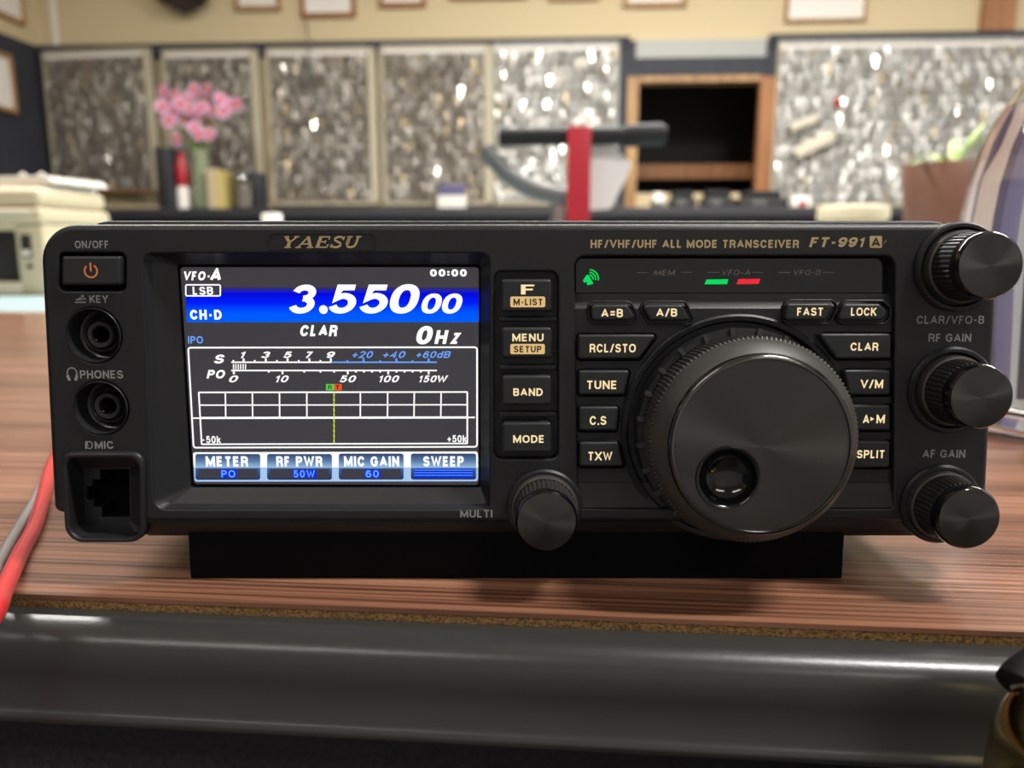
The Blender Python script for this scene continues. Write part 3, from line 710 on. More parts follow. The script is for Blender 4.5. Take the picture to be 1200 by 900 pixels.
# spectrum grid
mb = MB()
outline(mb, rpoly(P([(232, 459), (548.5, 458.5), (548.5, 520.5), (235.5, 521.5)], on(2)), 1.5 * S), 1.8 * S, on(2), 'white')
ln(233, 474.8, 548, 474.3, 'white', 1.5 * S, 2); ln(226, 490, 235, 490, 'white', 1.6 * S, 2); ln(234, 489.8, 548, 489.2, 'white', 2.6 * S, 2); ln(548, 489.2, 556.5, 489.2, 'white', 1.8 * S, 2)
for x in (264, 295.7, 327.5, 359.5, 422.3, 454.3, 485.5, 517): ln(x, 459, x + (391 - x) * .004, 489, 'white', 1.6 * S, 2)
mb.build('spectrum_grid', sc_, 0, False)
mb = MB()
for k in range(10): ln(391.3, 460 + k * 6.1, 391.6, 464.4 + k * 6.1, 'syel', 1.6 * S)
ln(391.3, 459, 391.6, 521, 'syel', .8 * S)
mb.flat(P(rect(382, 450, 391.3, 457.5), on(3))[::-1], on(3), 'sgrn'); mb.flat(P(rect(391.3, 450, 400.5, 457.5), on(3))[::-1], on(3), 'sred')
write(mb, 'R', 384.5, 451.3, 388.8, 456.3, on(4), 'ink', .02); write(mb, 'T', 393.5, 451.3, 397.8, 456.3, on(4), 'ink', .02)
mb.build('frequency_marker', sc_, 0, False)
text_part('span_figure', [('-50k', 237.5, 511, 259, 519.3, 'white', .02)]); text_part('span_figure', [('+50k', 524.5, 510, 547, 518.3, 'white', .02)])
# soft keys
zk0, zk1 = U(400, 562, on(2))[1], U(400, 531, on(2))[1]
M['soft'] = ramp_emis('screen soft key', [(0, s2l(30, 48, 84)), (.42, s2l(60, 96, 150)), (.46, s2l(150, 185, 222)), (.7, s2l(92, 124, 168)), (1, s2l(40, 56, 92))], 'Z', zk0, zk1)
M['softedge'] = ramp_emis('screen soft key edge', [(0, s2l(170, 200, 240)), (.45, s2l(170, 200, 240)), (.47, (1, 1, 1)), (1, (1, 1, 1))], 'Z', zk0, zk1)
mb = MB()
mb.flat(ccw(rpoly(P([(226, 530), (560, 529), (560, 564), (228, 564.5)], on(1)), 3 * S)), on(1), 'softedge')
mb.flat(ccw(rpoly(P([(560.3, 535), (560.5, 535), (560.5, 560), (560.3, 560)], on(1)), 0)), on(1), 'softedge')
mb.build('soft_key_border', sc_, 0, False)
for k, (x0, x1, y0, y1, lab, lx0, lx1, val, vx0, vx1) in enumerate([
        (229, 305, 532, 562.3, 'METER', 241, 291, 'PO', 258.5, 277), (313, 389, 532, 562.3, 'RF PWR', 324, 378, '50W', 343, 370.5),
        (397, 473, 531.5, 562, 'MIC GAIN', 403, 468, '60', 427.5, 445), (481.5, 558, 531.5, 562, 'SWEEP', 496, 543.5, None, 0, 0)]):
    mb = MB(); mb.flat(ccw(rpoly(P(rect(x0, y0, x1, y1), on(2)), 3 * S)), on(2), 'soft')
    if val:
        mb.flat(P(rect(x0 + 3.5, 549.5, x1 - 3.5, 560.5), on(3))[::-1], on(3), 'sgrey')
        mb.flat(P(rect(vx0 - .5, 550, vx1 + .5, 560), on(3.6))[::-1], on(3.6), 'sblued')
        write(mb, val, vx0 + 1, 551, vx1 - 1, 559.5, on(5), 'sblue', .02, 0, 1.15)
    else:
        mb.flat(P(rect(x0 + 3.5, 549.5, x1 - 3.5, 560), on(3))[::-1], on(3), 'sblued')
        for yy in (551, 554, 557): ln(x0 + 4, yy, x1 - 4, yy, 'sblue', .8 * S, 4)
    write(mb, lab, lx0, 534.7, lx1, 546.7, on(5), 'white', .05)
    mb.build('soft_key', sc_, 0, False)

# function keys
mb = MB(); mb.plate(P(rect(574, 314, 659, 542), .0030), 'deck', y=.0030, depth=.001, ro=.0001, n=1)
for yy in (371, 427.5, 482.5):
    mb.plate(rpoly(P(rect(584, yy, 653, yy + 6), .0012), 2 * S), 'deck', y=.0012, depth=.002, ro=.0003, n=2)
mb.build('key_column', rad)
for nm, x0, y0, x1, y1 in (('function_button', 587, 327, 646.5, 365.5), ('menu_button', 587.3, 383.5, 646.5, 420), ('band_button', 587.6, 440, 646, 475.3), ('mode_button', 588, 495, 646, 531)):
    mb = MB(); kp = -.0014; mb.plate(rpoly(P(rect(x0, y0, x1, y1), kp), 4 * S), 'key', y=kp, depth=.0045, ro=.0007, n=4); k = mb.build(nm, rad)
    mb = MB(); q = kp - .00005
    if nm == 'function_button':
        write(mb, 'F', 610.5, 333.5, 626, 345, q, 'amber', .02); mb.flat(ccw(rpoly(P(rect(598, 347.5, 639, 360), q), 2 * S)), q, 'amberbox'); write(mb, 'M-LIST', 601.5, 350, 635.5, 357.8, q * 1.05, 'ink', .035)
    elif nm == 'menu_button':
        write(mb, 'MENU', 600, 391, 637, 400, q, 'amber', .025); mb.flat(ccw(rpoly(P(rect(598, 403, 638.5, 415), q), 2 * S)), q, 'amberbox'); write(mb, 'SETUP', 602, 405.4, 634.5, 413, q * 1.05, 'ink', .035)
    elif nm == 'band_button': write(mb, 'BAND', 601.5, 455, 636, 464, q, 'amber', .025)
    else: write(mb, 'MODE', 601, 510, 637, 519, q, 'amber', .025)
    mb.build('key_legend', k, 0, False)['label'] = 'amber backlit legend'

# control field: deck, ledge, indicator window
DY = .0014
wc = U(863, 504); WR = 131 * S
deck = P([(668, 361.5), (1053, 361.5), (1052, 566), (671, 566)], DY)
mb = MB(); mb.plate(deck, 'deck', [circ(wc, WR - .0004, 96)], y=DY, depth=.002, ro=.0001, rh=.0004)
lz0, lz1 = U(860, 361.5, DY)[1], U(860, 344, .0034)[1]
xa, xb = U(671, 360)[0], U(1050, 360)[0]
mb.add([(xa, DY, lz0), (xb, DY, lz0), (xb, DY + .0004, lz0 + .0005), (xa, DY + .0004, lz0 + .0005), (xb, .0034, lz1), (xa, .0034, lz1)], [(0, 1, 2, 3), (3, 2, 4, 5)], 'deck')
bz0, bz1 = U(860, 566, DY)[1], U(860, 595, 0)[1]
xc, xd = U(677, 580)[0], U(1048, 580)[0]
xw0, xw1 = U(752, 600)[0], U(975, 600)[0]
mb.add([(xc, DY, bz0), (U(749, 566)[0], DY, bz0), (U(772, 595)[0], .0001, bz1), (xc, .0001, bz1)], [(0, 1, 2, 3)], 'deck')
mb.add([(U(976, 566)[0], DY, bz0), (xd, DY, bz0), (xd, .0001, bz1), (U(954, 595)[0], .0001, bz1)], [(0, 1, 2, 3)], 'deck')
mb.build('control_deck', rad)
mb = MB(); wy = .0034
mb.plate(rpoly(P([(674, 302), (1050, 302), (1050, 344), (674, 344)], wy), [9 * S, 9 * S, 1 * S, 1 * S]), 'gloss', y=wy, depth=.001, ro=.0002); win = mb.build('indicator_window', rad)
mb = MB(); q = wy - .00005
for t_, x0, x1, la, lb, lc, ld in (('MEM', 766, 792, 746, 760, 798, 811), ('VFO-A', 846, 879, 829, 843, 881, 895), ('VFO-B', 930, 961.5, 912, 926, 964, 978)):
    write(mb, t_, x0, 316, x1, 322.5, q, 'dimprint', .015, .2, 1.1); stroke(mb, P([(la, 319.3), (lb, 319.3)], q), .8 * S, q, 'dimprint'); stroke(mb, P([(lc, 319.2), (ld, 319.2)], q), .8 * S, q, 'dimprint')
mb.build('window_legends', win, 0, False)
mb = MB(); mb.flat(P([(828, 327.6), (853.5, 327.2), (852, 333), (825.5, 333.2)], q)[::-1], q, 'green'); mb.build('receive_lamp', win, 0, False)['label'] = 'lit green bar'
mb = MB(); mb.flat(P([(865.5, 327), (891, 326.7), (889, 332.7), (863, 333)], q)[::-1], q, 'red'); mb.build('transmit_lamp', win, 0, False)['label'] = 'lit red bar'
mb = MB(); mb.flat(P([(686.5, 323.5), (688.5, 321.5), (690.5, 323.5), (695.5, 332.5), (688.5, 334.3), (687.2, 330), (684.6, 331.6), (683.2, 328.4)], q)[::-1], q, 'green')
c = U(690.5, 327, q)
for r_ in (4.5, 7.6, 10.8): stroke(mb, [(c[0] + r_ * S * math.cos(R(t)), c[1] + r_ * S * math.sin(R(t))) for t in range(-8, 89, 12)], 1.5 * S, q, 'green')
mb.build('busy_lamp', win, 0, False)['label'] = 'lit green loudspeaker mark'

# buttons of the control field
KY = -.0012
def button(nm, poly, rad_px, txt, x0, y0, x1, y1, rim=False, ky=KY, tri=False):
    pl = rpoly(P(poly, ky), rad_px * S)
    mb = MB(); mb.plate(pl, 'key', y=ky, depth=DY - ky + .001, ro=.0006, n=4); k = mb.build(nm, rad)
    if rim:
        base = ccw(rpoly(P(poly, DY), rad_px * S)); o1 = offset(base, -5.0 * S); o2 = offset(base, -2.6 * S)
        mb = MB(); mb.plate(o1, 'deck', [o2], y=DY - .0011, depth=.0014, ro=.0004, rh=.0003, n=3); mb.build('key_rim', k)
    else:
        base = ccw(rpoly(P(poly, DY), rad_px * S)); o1 = offset(base, -2.2 * S)
        mb = MB(); mb.flat(o1, DY - .00006, 'hole'); mb.build('key_gap', k, 0, False)
    mb = MB(); q = ky - .00005
    if tri:
        write(mb, 'A', 1011, y0, 1018.5, y1, q, 'amber', .025); write(mb, 'M', 1026.5, y0, 1037, y1, q, 'amber', .02)
        mb.flat(P([(1020, 488.5), (1024.5, 491), (1020, 493.5)], q), q, 'amber')
    else: write(mb, txt, x0, y0, x1, y1, q, 'amber', .022)
    mb.build('key_legend', k, 0, False)['label'] = 'amber backlit legend'
button('equalize_button', [(692, 357), (735.5, 357), (746.5, 375.5), (693.5, 376)], 5, 'A=B', 704.5, 362, 730, 371.8, True)
button('swap_button', [(751.5, 357), (800, 357), (808.5, 374), (806, 376), (762, 376)], 4, 'A/B', 769, 361.5, 793.5, 371, True)
button('fast_button', [(922, 355.5), (972, 355.5), (976.5, 360), (968, 375.5), (919.5, 375.5)], 4, 'FAST', 934, 360.5, 964, 370, True)
button('lock_button', [(989, 356), (1031, 356), (1038, 362), (1038, 371), (1033, 375.5), (981, 375.5)], 4, 'LOCK', 997, 360.5, 1027, 370, True)
button('recall_button', [(677.5, 392), (770.5, 392), (749.5, 421), (677.5, 421)], 3, 'RCL/STO', 691, 403, 745, 413)
button('tune_button', [(678, 434), (738, 434), (731.5, 463), (678, 463)], 3, 'TUNE', 688, 446, 722, 456)
button('store_button', [(678.5, 476.5), (725, 476.5), (722.5, 505), (678.5, 505)], 3, 'C.S', 691, 487.5, 710.5, 498)
button('monitor_button', [(679, 518), (724.5, 518), (732, 547), (679, 547)], 3, 'TXW', 689.5, 529.5, 717.5, 539.5)
button('clarifier_button', [(959, 391), (1044.5, 391), (1044.5, 420.5), (980, 420.5)], 3, 'CLAR', 996.5, 401.5, 1029, 411)
button('memory_button', [(989, 433.5), (1044, 433.5), (1044, 463), (995, 463)], 3, 'V/M', 1008, 445, 1035, 455)
button('transfer_button', [(998, 474.5), (1043.5, 474.5), (1043.5, 504.5), (999, 504.5)], 3, '', 0, 486, 0, 496, tri=True)
button('split_button', [(998, 516.5), (1043, 516.5), (1043, 548), (992, 548)], 3, 'SPLIT', 1004, 527.5, 1036, 537)

# tuning dial
mb = MB(); dc = wc
mb.lathe([(WR + .0010, .0030), (WR + .0011, DY - .0005), (WR + .0006, DY - .0009), (WR - .0004, DY - .0007), (WR - .0009, DY + .0004), (WR - .0010, .0026), (.0215, .0026)], dc, 'panel', 128, 'Y')
mb.build('dial_well', rad)
ND = 150
mb = MB()
mb.lathe([(.0246, .0026), (.0248, -.0020), (.0244, -.0032), (.0232, -.0034)], dc, 'panel', 128, 'Y')
for k in range(24):
    a = R(7 + 15 * k); p = (dc[0] + .0241 * math.cos(a), dc[1] + .0241 * math.sin(a))
    t = Vector((math.cos(a), math.sin(a))); nn = Vector((-t.y, t.x))
    q = [Vector(p) + t * s1 * .0009 + nn * s2 * .0005 for s1, s2 in ((-1, -1), (1, -1), (1, 1), (-1, 1))]
    mb.loft([[(v.x, -.0030, v.y) for v in q], [(v.x, -.0043, v.y) for v in q]], 'dialside', True)
dial = mb.build('tuning_dial', rad, 40)
mb = MB()
wob = lambda j, k: 1.0 if (k % 4 in (0, 1) or j == 0 or j == 5) else .984
mb.lathe([(.0228, -.0032), (.0232, -.0036), (.0234, -.006), (.0236, -.0115), (.0236, -.0134), (.0229, -.0140)], dc, 'dialside', 560, 'Y', wob=wob); mb.build('knurled_ring', dial, 28)
mb = MB(); mb.lathe([(.0231, -.0136), (.0229, -.0146), (.0222, -.0158), (.0208, -.0176), (.0203, -.0180)], dc, 'dialside', 128, 'Y'); mb.build('shoulder', dial, 50)
mb = MB(); mb.lathe([(.0203, -.0180), (.0201, -.0190), (.0197, -.0196), (.0191, -.0196), (.0189, -.0192)], dc, 'rim', 128, 'Y'); mb.build('rim', dial, 60)
mb = MB()
fc = U(896, 520, -.0193); dp = U(856, 557, -.0193)
dpc = (dc[0] + dp[0] - fc[0], dc[1] + dp[1] - fc[1]); DR = .0071
mb.plate(circ(dc, .0190, 128), 'face', [circ(dpc, DR, 64)], y=-.0193, depth=.001, ro=.0001, rh=.0001, n=2); mb.build('dial_face', dial, 30)['label'] = 'spun dark metal face'
mb = MB()
mb.lathe([(DR + .0001, -.0192), (DR - .0001, -.0197), (DR - .0006, -.0197), (DR - .0009, -.0192)], dpc, 'gloss', 64, 'Y'); mb.lathe([((DR - .0009) * math.cos(R(t)), -.0192 + .0042 * math.sin(R(t))) for t in range(0, 90, 7)] + [(.00001, -.015)], dpc, 'gloss', 64, 'Y')
mb.build('finger_dimple', dial, 60)['label'] = 'glossy finger dimple'

# small knobs
def knob(nm, c, r0, boss, lab):
    mb = MB()
    mb.lathe([(boss, .001), (boss, -.0006), (boss - .0005, -.0012), (boss - .0012, -.0012), (boss - .0017, -.0004), (boss - .0018, .0012), (.004, .0012)], c, 'panel', 72, 'Y'); bs = mb.build('knob_collar', rad)
    mb = MB()
    mb.lathe([(r0 * .98, .0010), (r0, -.0008), (r0, -.0020), (r0 * .985, -.0027), (r0 * .93, -.0029)], c, 'knob', 72, 'Y'); k = mb.build(nm, rad, 40)
    mb = MB(); wob = lambda j, k_: 1.0 if (k_ % 4 in (0, 1) or j in (0, 4)) else .955
    mb.lathe([(r0 * .90, -.0028), (r0 * .925, -.0031), (r0 * .90, -.0084), (r0 * .89, -.0090), (r0 * .85, -.0092)], c, 'grip', 168, 'Y', wob=wob); mb.build('grip', k, 28)
    mb = MB(); mb.lathe([(r0 * .86, -.0090), (r0 * .885, -.0094), (r0 * .89, -.0112), (r0 * .87, -.0119), (r0 * .82, -.0124)], c, 'gloss', 72, 'Y'); mb.build('cap_ring', k, 50)
    mb = MB(); mb.lathe([(r0 * .82, -.0124), (r0 * .8, -.01245), (.00001, -.01245)], c, 'face', 72, 'Y'); mb.build('cap', k, 50)['label'] = lab
knob('multi_knob', U(638, 593), 39.5 * S, 45.5 * S, 'spun metal cap')
knob('clarifier_knob', U(1123, 313), 41.5 * S, 51.5 * S, 'spun metal cap')
knob('rf_gain_knob', U(1114, 457), 41 * S, 51 * S, 'spun metal cap')
knob('af_gain_knob', U(1101, 590), 41 * S, 48 * S, 'spun metal cap')

# ================================================================== THINGS ON THE TABLE
def spline(pts, n=8):
    out = []; pts = [Vector(p) for p in pts]
    for i in range(len(pts) - 1):
        p0, p1, p2, p3 = pts[max(i - 1, 0)], pts[i], pts[i + 1], pts[min(i + 2, len(pts) - 1)]
        for k in range(n):
            t = k / n
            out.append(.5 * ((2 * p1) + (-p0 + p2) * t + (2 * p0 - 5 * p1 + 4 * p2 - p3) * t ** 2 + (-p0 + 3 * p1 - 3 * p2 + p3) * t ** 3))
    return out + [pts[-1]]
def wire(name, pts, r, m, label):
    mb = MB(); mb.tube(spline(pts), r, m, 14); return tag(mb.build(name, None, 60), label, 'cable')
rw = .0021
p1, p2, p3 = T(60, 548, rw), T(43, 610, rw), T(23, 650, rw)
p4 = T(4, 693, .0045); p5 = T(-16, 735, .0035)
back = [Vector((-.045, .262, TZ + .03)), Vector((-.065, .295, TZ + .010)), Vector((-.105, .325, TZ + .0022)), Vector((-.160, .322, TZ + .0022)), T(150, 456, .0022), T(104, 480, .0022)]
wire('test_lead', back + [T(79, 508, rw), p1, p2, p3, p4, p5, p5 + Vector((-.012, -.012, -.02)), p5 + Vector((-.02, -.016, -.09))], rw, 'redwire', 'thick red cable running past the lower left corner of the radio')
wire('test_lead', [p + Vector((.014 if i < 2 else -.003, -.005 if i > 1 else 0, -.0006)) for i, p in enumerate(back)] + [T(68, 530, .0015), T(40, 588, .0015), T(14, 632, .0015), T(-8, 672, .0015), T(-40, 715, .004), T(-52, 722, .004) + Vector((-.01, -.016, -.02)), T(-60, 722, .004) + Vector((-.012, -.02, -.09))], .0015, 'greywire', 'thin grey cable lying beside the thick red cable')

# glass bottle with water
fb = T(1243, 500); fd = (fb - CAM).y; sc_px = fd / F_PX
bt = thing('glass_bottle', 'clear glass bottle of water standing behind the three gain knobs', 'bottle', fb)
hp = lambda py: (CAM + ray(1243, py) * (fd / ray(1243, py).y)).z - TZ
rp = lambda px: (1243 - px) * sc_px * 1.02
pf = [(.0005, .004), (rp(1135), .0005), (rp(1124), .003), (rp(1118), .010), (rp(1117), hp(300)), (rp(1118), hp(255)), (rp(1121), hp(218)), (rp(1129), hp(174)), (rp(1140), hp(140)), (rp(1155), hp(112)), (rp(1167), hp(84)), (rp(1178), hp(47)), (rp(1181), hp(0)), (rp(1182), hp(-60)), (rp(1181), hp(-64)), (rp(1178), hp(-66))]
inn = [(max(r - .0028, .0005), h) for r, h in pf[3:-3]]
inner = [(rp(1180) - .0026, hp(-66))] + inn[::-1] + [(rp(1126) - .004, .0135), (.0005, .012)]
mb = MB(); mb.lathe(pf + inner, (0, 0, 0), 'glass', 64); mb.build('bottle_glass', bt, 60)
wl = hp(121); wprof = [(.0004, .0122)] + [(r + .0001, h) for r, h in inner[::-1] if .0125 < h < wl and r > .01]
wprof += [(wprof[-1][0] - .0022, wl), (.0004, wl)]
mb = MB(); mb.lathe(wprof, (0, 0, 0), 'water', 64); mb.build('water', bt, 60)

# potted spider plant
pd = .70
pb = T(1100, 352)
pt = thing('potted_plant', 'brown pot with a pale green spider plant beside the glass bottle', 'plant', (pb.x, pb.y, TZ))
k = (pb - CAM).y / F_PX
zr = (CAM + ray(1088, 194) * ((pb - CAM).y / ray(1088, 194).y)).z - TZ
mb = MB(); mb.lathe([(.001, 0), (38 * k, 0), (40 * k, .003), (46 * k, zr * .7), (51 * k, zr), (50 * k, zr + .002), (47 * k, zr), (46 * k, zr - .014), (.001, zr - .014)], (0, 0, 0), 'pot', 40); mb.build('pot', pt, 40)
mb = MB(); mb.lathe([(47 * k, zr - .009), (.0005, zr - .006)], (0, 0, 0), 'soil', 24); mb.build('soil', pt)
def leaf(dx, dy, h, L, w, droop):
    mb = MB(); vs = []; N = 12
    d = Vector((dx, dy, 0)).normalized(); s_ = Vector((-d.y, d.x, 0))
    for i in range(N + 1):
        t = i / N; p = d * (L * t) + Vector((0, 0, zr - .008 + h * math.sin(min(t * droop, 2.6)) ))
        ww = w * math.sin(math.pi * min(1, .15 + .85 * t)) * .5 + .0004
        vs += [p + s_ * ww, p + Vector((0, 0, -.0012)), p - s_ * ww]
    fs = []
    for i in range(N): a = i * 3; fs += [(a, a + 3, a + 4, a + 1), (a + 1, a + 4, a + 5, a + 2)]
    mb.add(vs, fs, 'leafp'); o = mb.build('leaf', pt, 80, False)
    mo = o.modifiers.new('thick', 'SOLIDIFY'); mo.thickness = .0006
for a in ((-1, -.5, .012, 74 * k, .012, 2.9), (-.75, -.7, .018, 70 * k, .010, 2.9), (.62, -.3, .052, 44 * k, .013, 1.4), (.75, .2, .075, 46 * k, .013, 1.3), (.35, -.2, .045, 34 * k, .012, 2.2), (.9, .5, .05, 60 * k, .012, 2.0), (.5, .9, .05, 66 * k, .012, 2.0), (-.2, 1, .03, 64 * k, .011, 2.4)):
    leaf(*a)

# polished kettle on a stool before the table, at the lower right corner
def near(px, py, y):
    r = ray(px, py); return CAM + r * (y / r.y)
kc = near(1288, 900, .116); kr = 112 * (kc - CAM).length / F_PX / 1.36
zk = kc.z - .045
st = thing('stool', 'dark round stool under the shiny kettle, below the table edge', 'stool', (kc.x + .01, kc.y - .085, 0))
mb = MB(); mb.lathe([(.001, zk - .03), (.115, zk - .03), (.125, zk - .022), (.125, zk - .006), (.122, zk), (.001, zk)], (0, 0, 0), 'dark', 40); mb.build('seat', st)
for k_ in range(3):
    a = R(-90 + 120 * k_); mb = MB(); mb.tube([(.08 * math.cos(a), .08 * math.sin(a), zk - .028), (.10 * math.cos(a), .10 * math.sin(a), 0)], .011, 'dark', 10); mb.build('leg', st)
kt = thing('kettle', 'small shiny metal kettle with a black handle, cut off below the table edge', 'kettle', (kc.x, kc.y, zk))
cz = kc.z - zk
mb = MB(); mb.lathe([(.001, 0), (kr * .8, 0), (kr * .95, .004), (kr * 1.06, .018), (kr * 1.05, .032)] + [(kr * math.cos(R(t)), cz + kr * math.sin(R(t))) for t in range(0, 81, 8)] + [(.001, cz + kr)], (0, 0, 0), 'gold_metal', 72); mb.build('kettle_body', kt, 60)
hp_ = [near(1196, 812, .126), near(1204, 800, .127), near(1226, 784, .128), near(1262, 766, .128), near(1310, 768, .128), near(1360, 810, .126), near(1392, 880, .120)]
hp_ = [p - Vector((kc.x, kc.y, zk)) for p in hp_]
rr_ = [.0030] + [.0062] * 2 + [.0070] * 6 + [.0074] * 30
pp_ = spline(hp_); mb = MB(); mb.tube(pp_, [(.0022 + .0024 * min(1, i / 4)) for i in range(len(pp_))], 'blk', 20); mb.build('handle', kt, 60)
mb = MB(); q0 = hp_[0]; mb.tube([q0 + (hp_[1] - q0) * .4, Vector((-kr * .5, kr * .2, cz + kr * .80))], .0022, 'chrome', 12); mb.build('handle_mount', kt, 60)
mb = MB(); mb.tube(spline([(kr * .9, 0, .02), (kr * 1.4, 0, .028), (kr * 1.8, 0, .04), (kr * 2.1, 0, .046)]), .004, 'chrome', 14); mb.build('spout', kt, 60)
# cartons added out of view, giving the glass bottle colours to refract
for i, (x, y, rz, w_, h_, m1, m2, lab) in enumerate([(.60, .40, -.5, .07, .17, 'purple', 'paper', 'added violet box out of view, nearest the glass bottle, tinting its refraction'), (.82, .56, -.4, .08, .11, 'oak2', 'paper', 'added brown box out of view, beyond the violet one, tinting the bottle refraction'), (.92, .30, -.8, .06, .22, 'paper', 'redc', 'added white box out of view, farthest from the radio, tinting the bottle refraction')]):
    t = thing('added_carton', lab, 'added_carton', (x, y, TZ), rz)
    mb = MB(); mb.box((-w_, -.04, 0), (w_, .04, h_), m1, .002); mb.build('carton_body', t)
    mb = MB(); mb.box((-w_ * .7, -.0412, h_ * .4), (w_ * .7, -.0395, h_ * .7), m2, .0004); mb.build('front_label', t)

# ================================================================== DESK BEYOND: PRINTER, PRESS, TUB, BOTTLE
pr_d = 1.22
a = B(0, 343, pr_d); b_ = B(46, 215, pr_d); w0 = a.x - .22; w1 = b_.x; h1 = b_.z - TZ; PD = .19
pr = thing('printer', 'cream office printer with papers on top, behind the radio', 'printer', room(w0, pr_d, TZ), -YAW)
W_ = w1 - w0; u = pr_d / F_PX
X = lambda px: B(px, 300, pr_d).x - w0
Z = lambda py: B(60, py, pr_d).z - TZ
mb = MB()
mb.box((X(19), 0, 0), (W_ - .003, PD, Z(262)), 'cream', .006)
mb.box((0, .03, 0), (X(19), PD, Z(262)), 'dark'); mb.box((0, 0, 0), (X(21), .10, Z(331)), 'cream2', .004); mb.box((0, 0, Z(270)), (X(21), .03, Z(258)), 'cream', .003)
mb.build('body', pr)
mb = MB(); mb.box((0, -.006, Z(262)), (W_, PD, Z(243)), 'cream', .006); mb.build('scanner_bed', pr)
mb = MB(); mb.box((0, -.002, Z(242)), (W_ - .002, PD - .005, Z(219)), 'cream', .010); mb.build('lid', pr)
mb = MB(); mb.box((0, -.010, Z(252)), (X(42), -.004, Z(246)), 'cream2', .002); mb.build('front_bar', pr)
mb = MB(); mb.box((X(27), -.003, Z(302)), (X(38.5), .002, Z(275)), 'dark', .001); mb.build('control_panel', pr)
mb = MB(); mb.box((X(28.5), -.0045, Z(299.5)), (X(37), -.002, Z(293)), 'paper', .0005); mb.build('panel_label', pr)
mb = MB(); mb.lathe([(.0005, -.006), (.0035, -.006), (.004, -.001)], (X(35), Z(312)), 'dark', 16, 'Y'); mb.build('button', pr)
# papers on the printer
ptop = TZ + Z(219)
for i, (x0, x1, y0, y1, rz) in enumerate([(-60, 86, 219, 212, .03), (22, 96, 212, 204, -.05)]):
    c = B((x0 + x1) / 2, y0, pr_d + PD * .55); hgt = (y0 - y1) * u
    t = rthing('paper_stack', ['white papers lying flat on the printer lid', 'rumpled white papers topmost on the printer'][i], 'papers', (c.x, c.y, ptop + (.0 if i == 0 else 7 * u)), rz=rz)
    ww = (x1 - x0) * (pr_d + PD * .55) / F_PX / 2
    for j in range(3):
        mb = MB(); z0 = j * hgt / 3; mb.box((-ww + j * .003, -.07, z0), (ww - j * .004, .08, z0 + hgt / 3 - .0003), 'paper', .0010); mb.build('sheet_bundle', t)
for k_, px in enumerate((26, 48)):
    c = B(px, 200, pr_d + .12)
    t = rthing('clip', ['pale clip on the printer papers nearer the wall', 'white clip on the printer papers nearer the radio'][k_], 'clip', (c.x, c.y, ptop + 15 * u))
    mb = MB(); mb.tube(spline([(-.004, 0, 0), (-.005, 0, .008), (0, 0, .012), (.005, 0, .008), (.004, 0, 0)]), .0016, 'paper', 8); mb.build('loop', t, 60)
    mb = MB(); mb.box((-.006, -.004, -.001), (.006, .004, .002), 'paper', .0008); mb.build('jaw', t)

vd = 1.45; vu = vd / F_PX
c = B(679, 258, vd)
vz = thing('bench_press', 'red upright bench tool with a black cross handle, behind the radio', 'tool', room(c.x, vd, TZ), -YAW)
Zv = lambda py: B(679, py, vd).z - TZ
Xv = lambda px: B(px, 160, vd).x - c.x
mb = MB(); mb.box((Xv(665.5), -.012, .012), (Xv(692.5), .012, Zv(149)), 'redp', .002); mb.build('upright', vz)
mb = MB(); mb.box((-.06, -.05, 0), (.06, .07, .013), 'redp', .004); mb.build('base_plate', vz)
mb = MB(); zb = Zv(157); mb.tube([(Xv(584), .028, zb), (Xv(762), .028, zb)], 10.2 * vu, 'blk', 20); mb.build('cross_handle', vz, 50)
mb = MB(); mb.tube([(Xv(730), .028, zb), (Xv(735), .028, zb), (Xv(778), .03, zb + .002), (Xv(783), .03, zb + .002)], [10 * vu, 12.6 * vu, 13 * vu, 10 * vu], 'blk', 20); mb.build('end_grip', vz, 50)
mb = MB(); mb.tube(spline([(Xv(566), .03, Zv(172)), (Xv(580), .03, Zv(188)), (Xv(600), .03, Zv(207)), (Xv(628), .025, Zv(222)), (Xv(666), .02, Zv(231))]), 10.5 * vu, 'grey', 14); mb.build('lever', vz, 50)
mb = MB(); mb.tube([(Xv(650), .03, .010), (Xv(655), .025, Zv(226))], 8 * vu, 'silver', 14); mb.build('link_rod', vz, 50)
mb = MB()
for px in (673, 686): mb.lathe([(.007, 0), (.007, .004), (.005, .010), (.0005, .011)], (Xv(px), 0, Zv(149)), 'silver', 14)
mb.build('bolt', vz)
mb = MB()
for dxx in (0,):
    pl = [(693, 164), (712, 163), (741, 191), (735, 208), (716, 244), (692, 246)]
    pts = [(B(a_, b2, vd + .03).x, B(a_, b2, vd + .03).z) for a_, b2 in pl]; pts = ccw(pts)
    n = len(pts); vs = [(p[0], vd + .045, p[1]) for p in pts] + [(p[0], vd + .052, p[1]) for p in pts]
    mb.add(vs, [tuple(range(n)), tuple(range(n, 2 * n))] + [(i, (i + 1) % n, n + (i + 1) % n, n + i) for i in range(n)], 'cloth')
tag(to_room(mb.build('paper_bag', smooth=0)), 'white paper bag hanging behind the red upright', 'bag')

